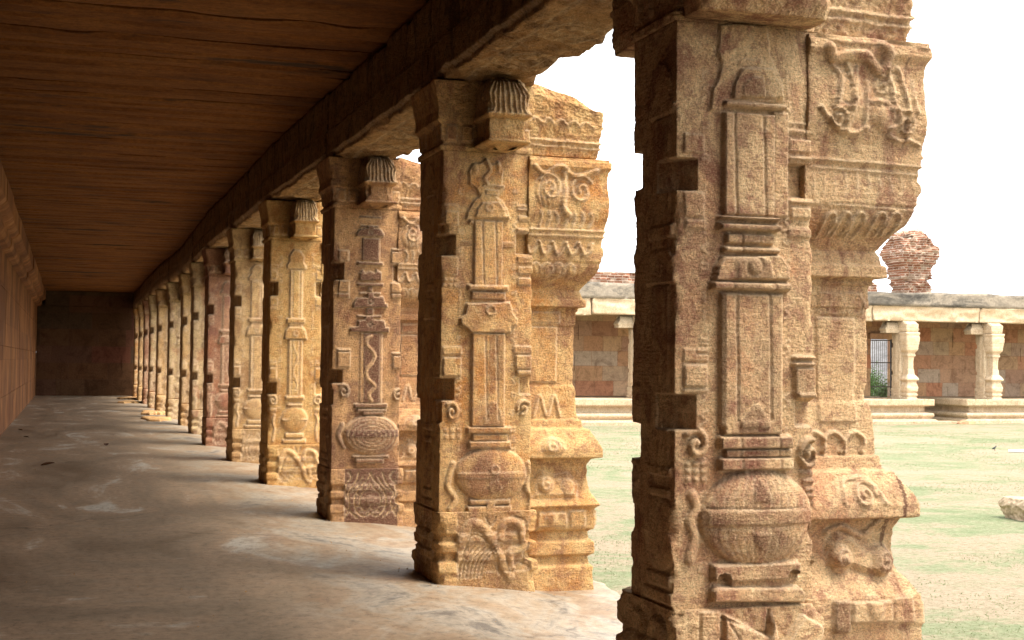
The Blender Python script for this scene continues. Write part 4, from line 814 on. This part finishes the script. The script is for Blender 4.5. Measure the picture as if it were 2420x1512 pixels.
# ruined brick tower and ridge on the roof
tz = [4.6, 4.9, 5.5, 5.9, 6.1, 6.35, 6.6, 6.8, 6.95, 7.05, 7.2, 7.35, 7.55, 7.72, 7.9]; tp = [.0, .0, -.03, .02, .06, .2, .33, .36, .28, .2, .24, .22, .0, -.25, -.6]
def winf(R): R.rect((1.2, 7.1), (1.4, 7.3), -.2)
def layers(R, s=1):
    R.h += .03*np.sign(np.sin(R.Z*2*math.pi/.11+2*vnoise(R.U*2, R.Z*2, 86)))*(vnoise(R.U*4, R.Z*9, 88) > 0)+.05*vnoise(R.U*5, R.Z*9, 84); R.h += -.16*np.clip(fbm(R.U*1.1+5, R.Z*1.6, 91, 4)-.1, 0, 1); winf(R) if s else None
tw = relief_prism('ruined_brick_tower', 36.58, 38.13, 54.3, 55.5, 4.6, 7.85, .05, M['brick'], None, prof=lambda z: .8*np.interp(z, tz, tp), faces={0: layers, 3: lambda R: layers(R, 0), 1: lambda R: layers(R, 0)}, amp=.11, chip=.22, seed=55, nscale=.4, c=.5, topz=lambda x, y: .12*np.sin(x*3)+.08*np.sin(y*4))
tag(tw, 'ruined red brick turret with crumbling bulging top on the far roof above the gate', 'tower')
tw2 = relief_prism('brick_stump', 34.3, 35.25, 54.3, 55.0, 4.6, 5.45, .06, M['brick'], None, faces={0: lambda R: layers(R, 0), 1: lambda R: layers(R, 0)}, amp=.05, chip=.12, seed=57, nscale=.3, c=.3, topz=lambda x, y: .2*np.sin(x*3)-.5*np.clip(x-35, 0, 1))
tag(tw2, 'low broken stump of red brickwork just left of the brick turret', 'ruin')
rd = relief_prism('brick_ridge', 12, 25.5, 53.6, 54.6, 4.66, 5.27, .06, M['brick'], None, faces={0: lambda R: layers(R, 0)}, amp=.04, chip=.1, seed=59, nscale=.3, c=.3, topz=lambda x, y: .04*np.sin(x*3)+.03*np.sin(x*7)); tag(rd, 'low ridge of eroded red bricks on top of the far roof', 'brickwork')

# hill and shrub beyond the gate
xs = np.linspace(10, 240, 60); ys = np.linspace(100, 220, 40); X, Yg = np.meshgrid(xs, ys); Zg = GZ-.5+np.clip((Yg-100)/100, 0, 1)**.8*9*(.7+.4*fbm(X*.03, Yg*.03, 71, 3))*np.clip((X-10)/30, 0, 1)+1.2*fbm(X*.15, Yg*.15, 73, 4)*np.clip((Yg-100)/30, 0, 1)
idx = np.arange(X.size).reshape(X.shape); Q = np.stack([idx[:-1, :-1], idx[:-1, 1:], idx[1:, 1:], idx[1:, :-1]], -1).reshape(-1, 4); o = mesh_obj('rocky_hill', np.stack([X, Yg, Zg], -1).reshape(-1, 3), Q, M['rock'], smooth=True); tag(o, 'pale rocky hillside seen through the gate', None, None, 'structure')
def shrub(x, y, h, lab, seed):
    root = empty('shrub', (x, y, GZ)); tag(root, lab, 'shrub', 'shrubs beyond the gate'); rng = np.random.RandomState(seed); V = []; Q = []
    tips = []
    for i in range(9):
        a = rng.uniform(0, 6.28); t = np.array([x+math.cos(a)*h*.35*rng.rand(), y+math.sin(a)*h*.35*rng.rand(), GZ+h*rng.uniform(.5, .95)]); tube(V, Q, (x, y, GZ-.05), t, .025, 5); tips.append(t)
    mesh_obj('stem', V, Q, M['bark'], root)
    P = np.repeat(np.array(tips), 420, 0); n = len(P); P = P+rng.normal(0, h*.15, (n, 3)); P[:, 2] = np.maximum(P[:, 2], GZ+.05); d1 = rng.normal(0, 1, (n, 3)); d1 /= np.linalg.norm(d1, axis=1)[:, None]; d2 = np.cross(d1, rng.normal(0, 1, (n, 3))); d2 /= np.linalg.norm(d2, axis=1)[:, None]
    s = .05; V = np.stack([P-d1*s, P+d2*s*.5, P+d1*s, P-d2*s*.5], 1).reshape(-1, 3); mesh_obj('foliage', V, np.arange(4*n).reshape(n, 4), M['leaf'], root)
shrub(38.9, 59.0, 1.5, 'leafy green shrub low behind the right bars of the gate', 1); shrub(41.6, 65.5, 1.9, 'bushy green shrub farther behind the gate', 2); shrub(45.2, 71.0, 2.3, 'green shrub at the foot of the rocky hill, seen through the gate', 3)

# ------------------------------------------------------------------ small things
def rock(name, loc, size, seed, mat, lab, cat, group=None, sq=(1, 1, 1)):
    rng = np.random.RandomState(seed); import bmesh
    bm = bmesh.new(); bmesh.ops.create_icosphere(bm, subdivisions=4, radius=1)
    cuts = [(Vector(rng.normal(0, 1, 3)).normalized(), rng.uniform(.55, .85)) for _ in range(12)]
    for v in bm.verts:
        p = v.co.copy()
        for nrm, d in cuts:
            t = p.dot(nrm)
            if t > d: p -= nrm*(t-d)
        q = p*(1+.03*math.sin(p.x*17+seed)*math.sin(p.y*13)); v.co = Vector((q.x*size[0], q.y*size[1], q.z*size[2]))
    m = bpy.data.meshes.new(name); bm.to_mesh(m); bm.free(); m.materials.append(mat); o = bpy.data.objects.new(name, m); o.location = loc; col.objects.link(o); tag(o, lab, cat, group); return o
ro = relief_prism('stone_block', 14.72, 15.75, 18.35, 19.1, GZ-.06, GZ+.35, .02, M['palerock'], None, prof=lambda z: np.interp(z, [GZ, GZ+.1, GZ+.25, GZ+.36], [-.05, -.02, .03, -.03]), amp=.03, chip=.09, seed=812, nscale=.4, c=.2, topz=lambda x, y: .05*(x-15.2)+.02*np.sin(x*9)); tag(ro, 'rough pale stone block with a flat top on the grass at the right edge', 'stone')
rock('stone_block', (37.0, 50.2, GZ+.02), (.45, .3, .16), 5, M['farwall'], 'flat reddish stone lying in front of the passage to the gate', 'stone')
def flat(name, x, y, sx, sy, h, seed, lab, mat):
    rng = np.random.RandomState(seed); n = 26; V = []; Q = []
    rad = [1+.25*math.sin(3*t+seed)+.15*rng.uniform(-1, 1) for t in np.linspace(0, 6.28, n, endpoint=False)]
    zf = -.105*max(0, min(1, (x-2.15)))**1.3
    for z, s in ((-.02, 1.03), (h*.6, 1.0), (h, .9)):
        for i in range(n): a = 2*math.pi*i/n; V.append((x+sx*s*rad[i]*math.cos(a), y+sy*s*rad[i]*math.sin(a), zf+z+.004*rng.rand()))
    for L in range(2):
        for i in range(n): j = (i+1) % n; Q.append([L*n+i, L*n+j, (L+1)*n+j, (L+1)*n+i])
    Q.append([2*n+i for i in range(n)]); o = mesh_obj(name, V, Q, mat); tag(o, lab, 'stone', 'broken flat stones on the gallery floor')
flat('flat_stone', 2.0, 33.6, .30, .9, .05, 1, 'broken flat stone on the floor in front of the straw pillar, nearer of two', M['gold']); flat('flat_stone', 2.15, 37.2, .32, .8, .06, 2, 'broken flat stone on the floor, farther of the two mid-way', M['gold'])
flat('flat_stone', 1.95, 46.5, .35, .9, .05, 3, 'low flat stone on the floor near the end wall, nearer one', M['gold']); flat('flat_stone', 2.1, 50.6, .32, .8, .06, 4, 'low flat stone on the floor beside the last pillars', M['gold'])
def leaf(x, y, s, rot, lab, seed):
    n = 7; V = []; Q = []; c, sn = math.cos(rot), math.sin(rot)
    for i in range(n):
        t = i/(n-1); wv = .45*math.sin(math.pi*t)**.7; 
        for k in (-1, 0, 1): a = (t-.5)*2; b = k*wv; z = .012+abs(k)*.25*s*math.sin(t*3)+.25*s*t*t; V.append((x+s*(a*c-b*sn), y+s*(a*sn+b*c), z))
    for i in range(n-1):
        for k in (0, 1): a = i*3+k; Q.append([a, a+1, a+4, a+3])
    m = len(V); V += [(p[0], p[1], p[2]-.003) for p in V]; Q += [[q+m for q in f[::-1]] for f in list(Q)]
    o = mesh_obj('dry_leaf', V, Q, M['dryleaf']); tag(o, lab, 'leaf', 'dry leaves fallen on the gallery floor')
def floorpt(px, py): 
    x, y = px/1.58678, py/1.58678; d = fw+RR*(x-1210)/F-UU*(y-756)/F; t = (0-EYE)/d[2]; return d[0]*t, d[1]*t
for i, (px, py, s, lab) in enumerate([(178, 1746, .10, 'large curled brown dry leaf lying alone on the floor near the left wall'), (398, 1672, .09, 'small dry leaf in the pale patch of floor left of the pillars'), (76, 1614, .06, 'tiny dry leaf close to the foot of the left wall, nearer one'), (98, 1641, .05, 'tiny dry leaf just beside the other tiny one near the left wall')]):
    x, y = floorpt(px, py); leaf(x, y, s, .5+i, lab, i)
V = []; Q = []; tube(V, Q, (25.9, 33.2, GZ+.06), (28.2, 31.6, GZ+.07), .05, 8); o = mesh_obj('bleached_pole', V, Q, M['whitestick']); tag(o, 'thin whitish pole lying on the grass at the right edge', 'pole')
# small dark bird on the lawn
def bird(x, y):
    V = []; Q = []; n = 10; k = .55; prof = [(a*k, b*k, c*k) for a, b, c in [(-.16, .0, .005), (-.1, .03, .03), (-.03, .05, .055), (.04, .07, .055), (.08, .11, .035), (.11, .15, .035), (.14, .155, .02), (.175, .15, .003)]]
    for (a, z, r) in prof:
        for i in range(n): t = 2*math.pi*i/n; V.append((x+a, y+r*math.cos(t), GZ+.06+z+r*math.sin(t)))
    for j in range(len(prof)-1):
        for i in range(n): k = (i+1) % n; Q.append([j*n+i, j*n+k, (j+1)*n+k, (j+1)*n+i])
    for s in (-.012, .012): tube(V, Q, (x+.02, y+s, GZ-.01), (x+.02, y+s, GZ+.08), .005, 5)
    o = mesh_obj('bird', V, Q, M['black'], smooth=True); tag(o, 'small black bird standing on the grass in front of the far cloister', 'bird')
bird(26.1, 34.1)
rng = np.random.RandomState(12); V = []; Q = []
for i in range(420):                     # grit and stone chips gathered round the pillar feet and over the floor
    if i < 260:
        k = rng.randint(1, 7); x = PX0+rng.choice([-.02-abs(rng.normal(0, .10)), rng.uniform(-.1, .9)]); y = Y1P+(k-1)*SP+rng.choice([-.05-abs(rng.normal(0, .09)), rng.uniform(-.1, .7)])
    else: x = rng.uniform(-.9, 2.4); y = rng.uniform(4.5, 22)
    r = rng.uniform(.002, .006); z = -.105*max(0, min(1, x-2.15))**1.3+r*.4; b = len(V); d = rng.normal(0, 1, (6, 3))*.25
    for j, (a, c, e) in enumerate(((1, 0, 0), (-1, 0, 0), (0, 1, 0), (0, -1, 0), (0, 0, .7), (0, 0, -.7))): V.append((x+r*(a+d[j][0]), y+r*(c+d[j][1]), z+r*(e+d[j][2])))
    for f in ((0, 2, 4), (2, 1, 4), (1, 3, 4), (3, 0, 4), (2, 0, 5), (1, 2, 5), (3, 1, 5), (0, 3, 5)): Q.append([b+q for q in f])
o = mesh_obj('grit', V, Q, M['gold']); tag(o, 'grit and tiny stone chips scattered on the gallery floor', 'grit', None, 'stuff')
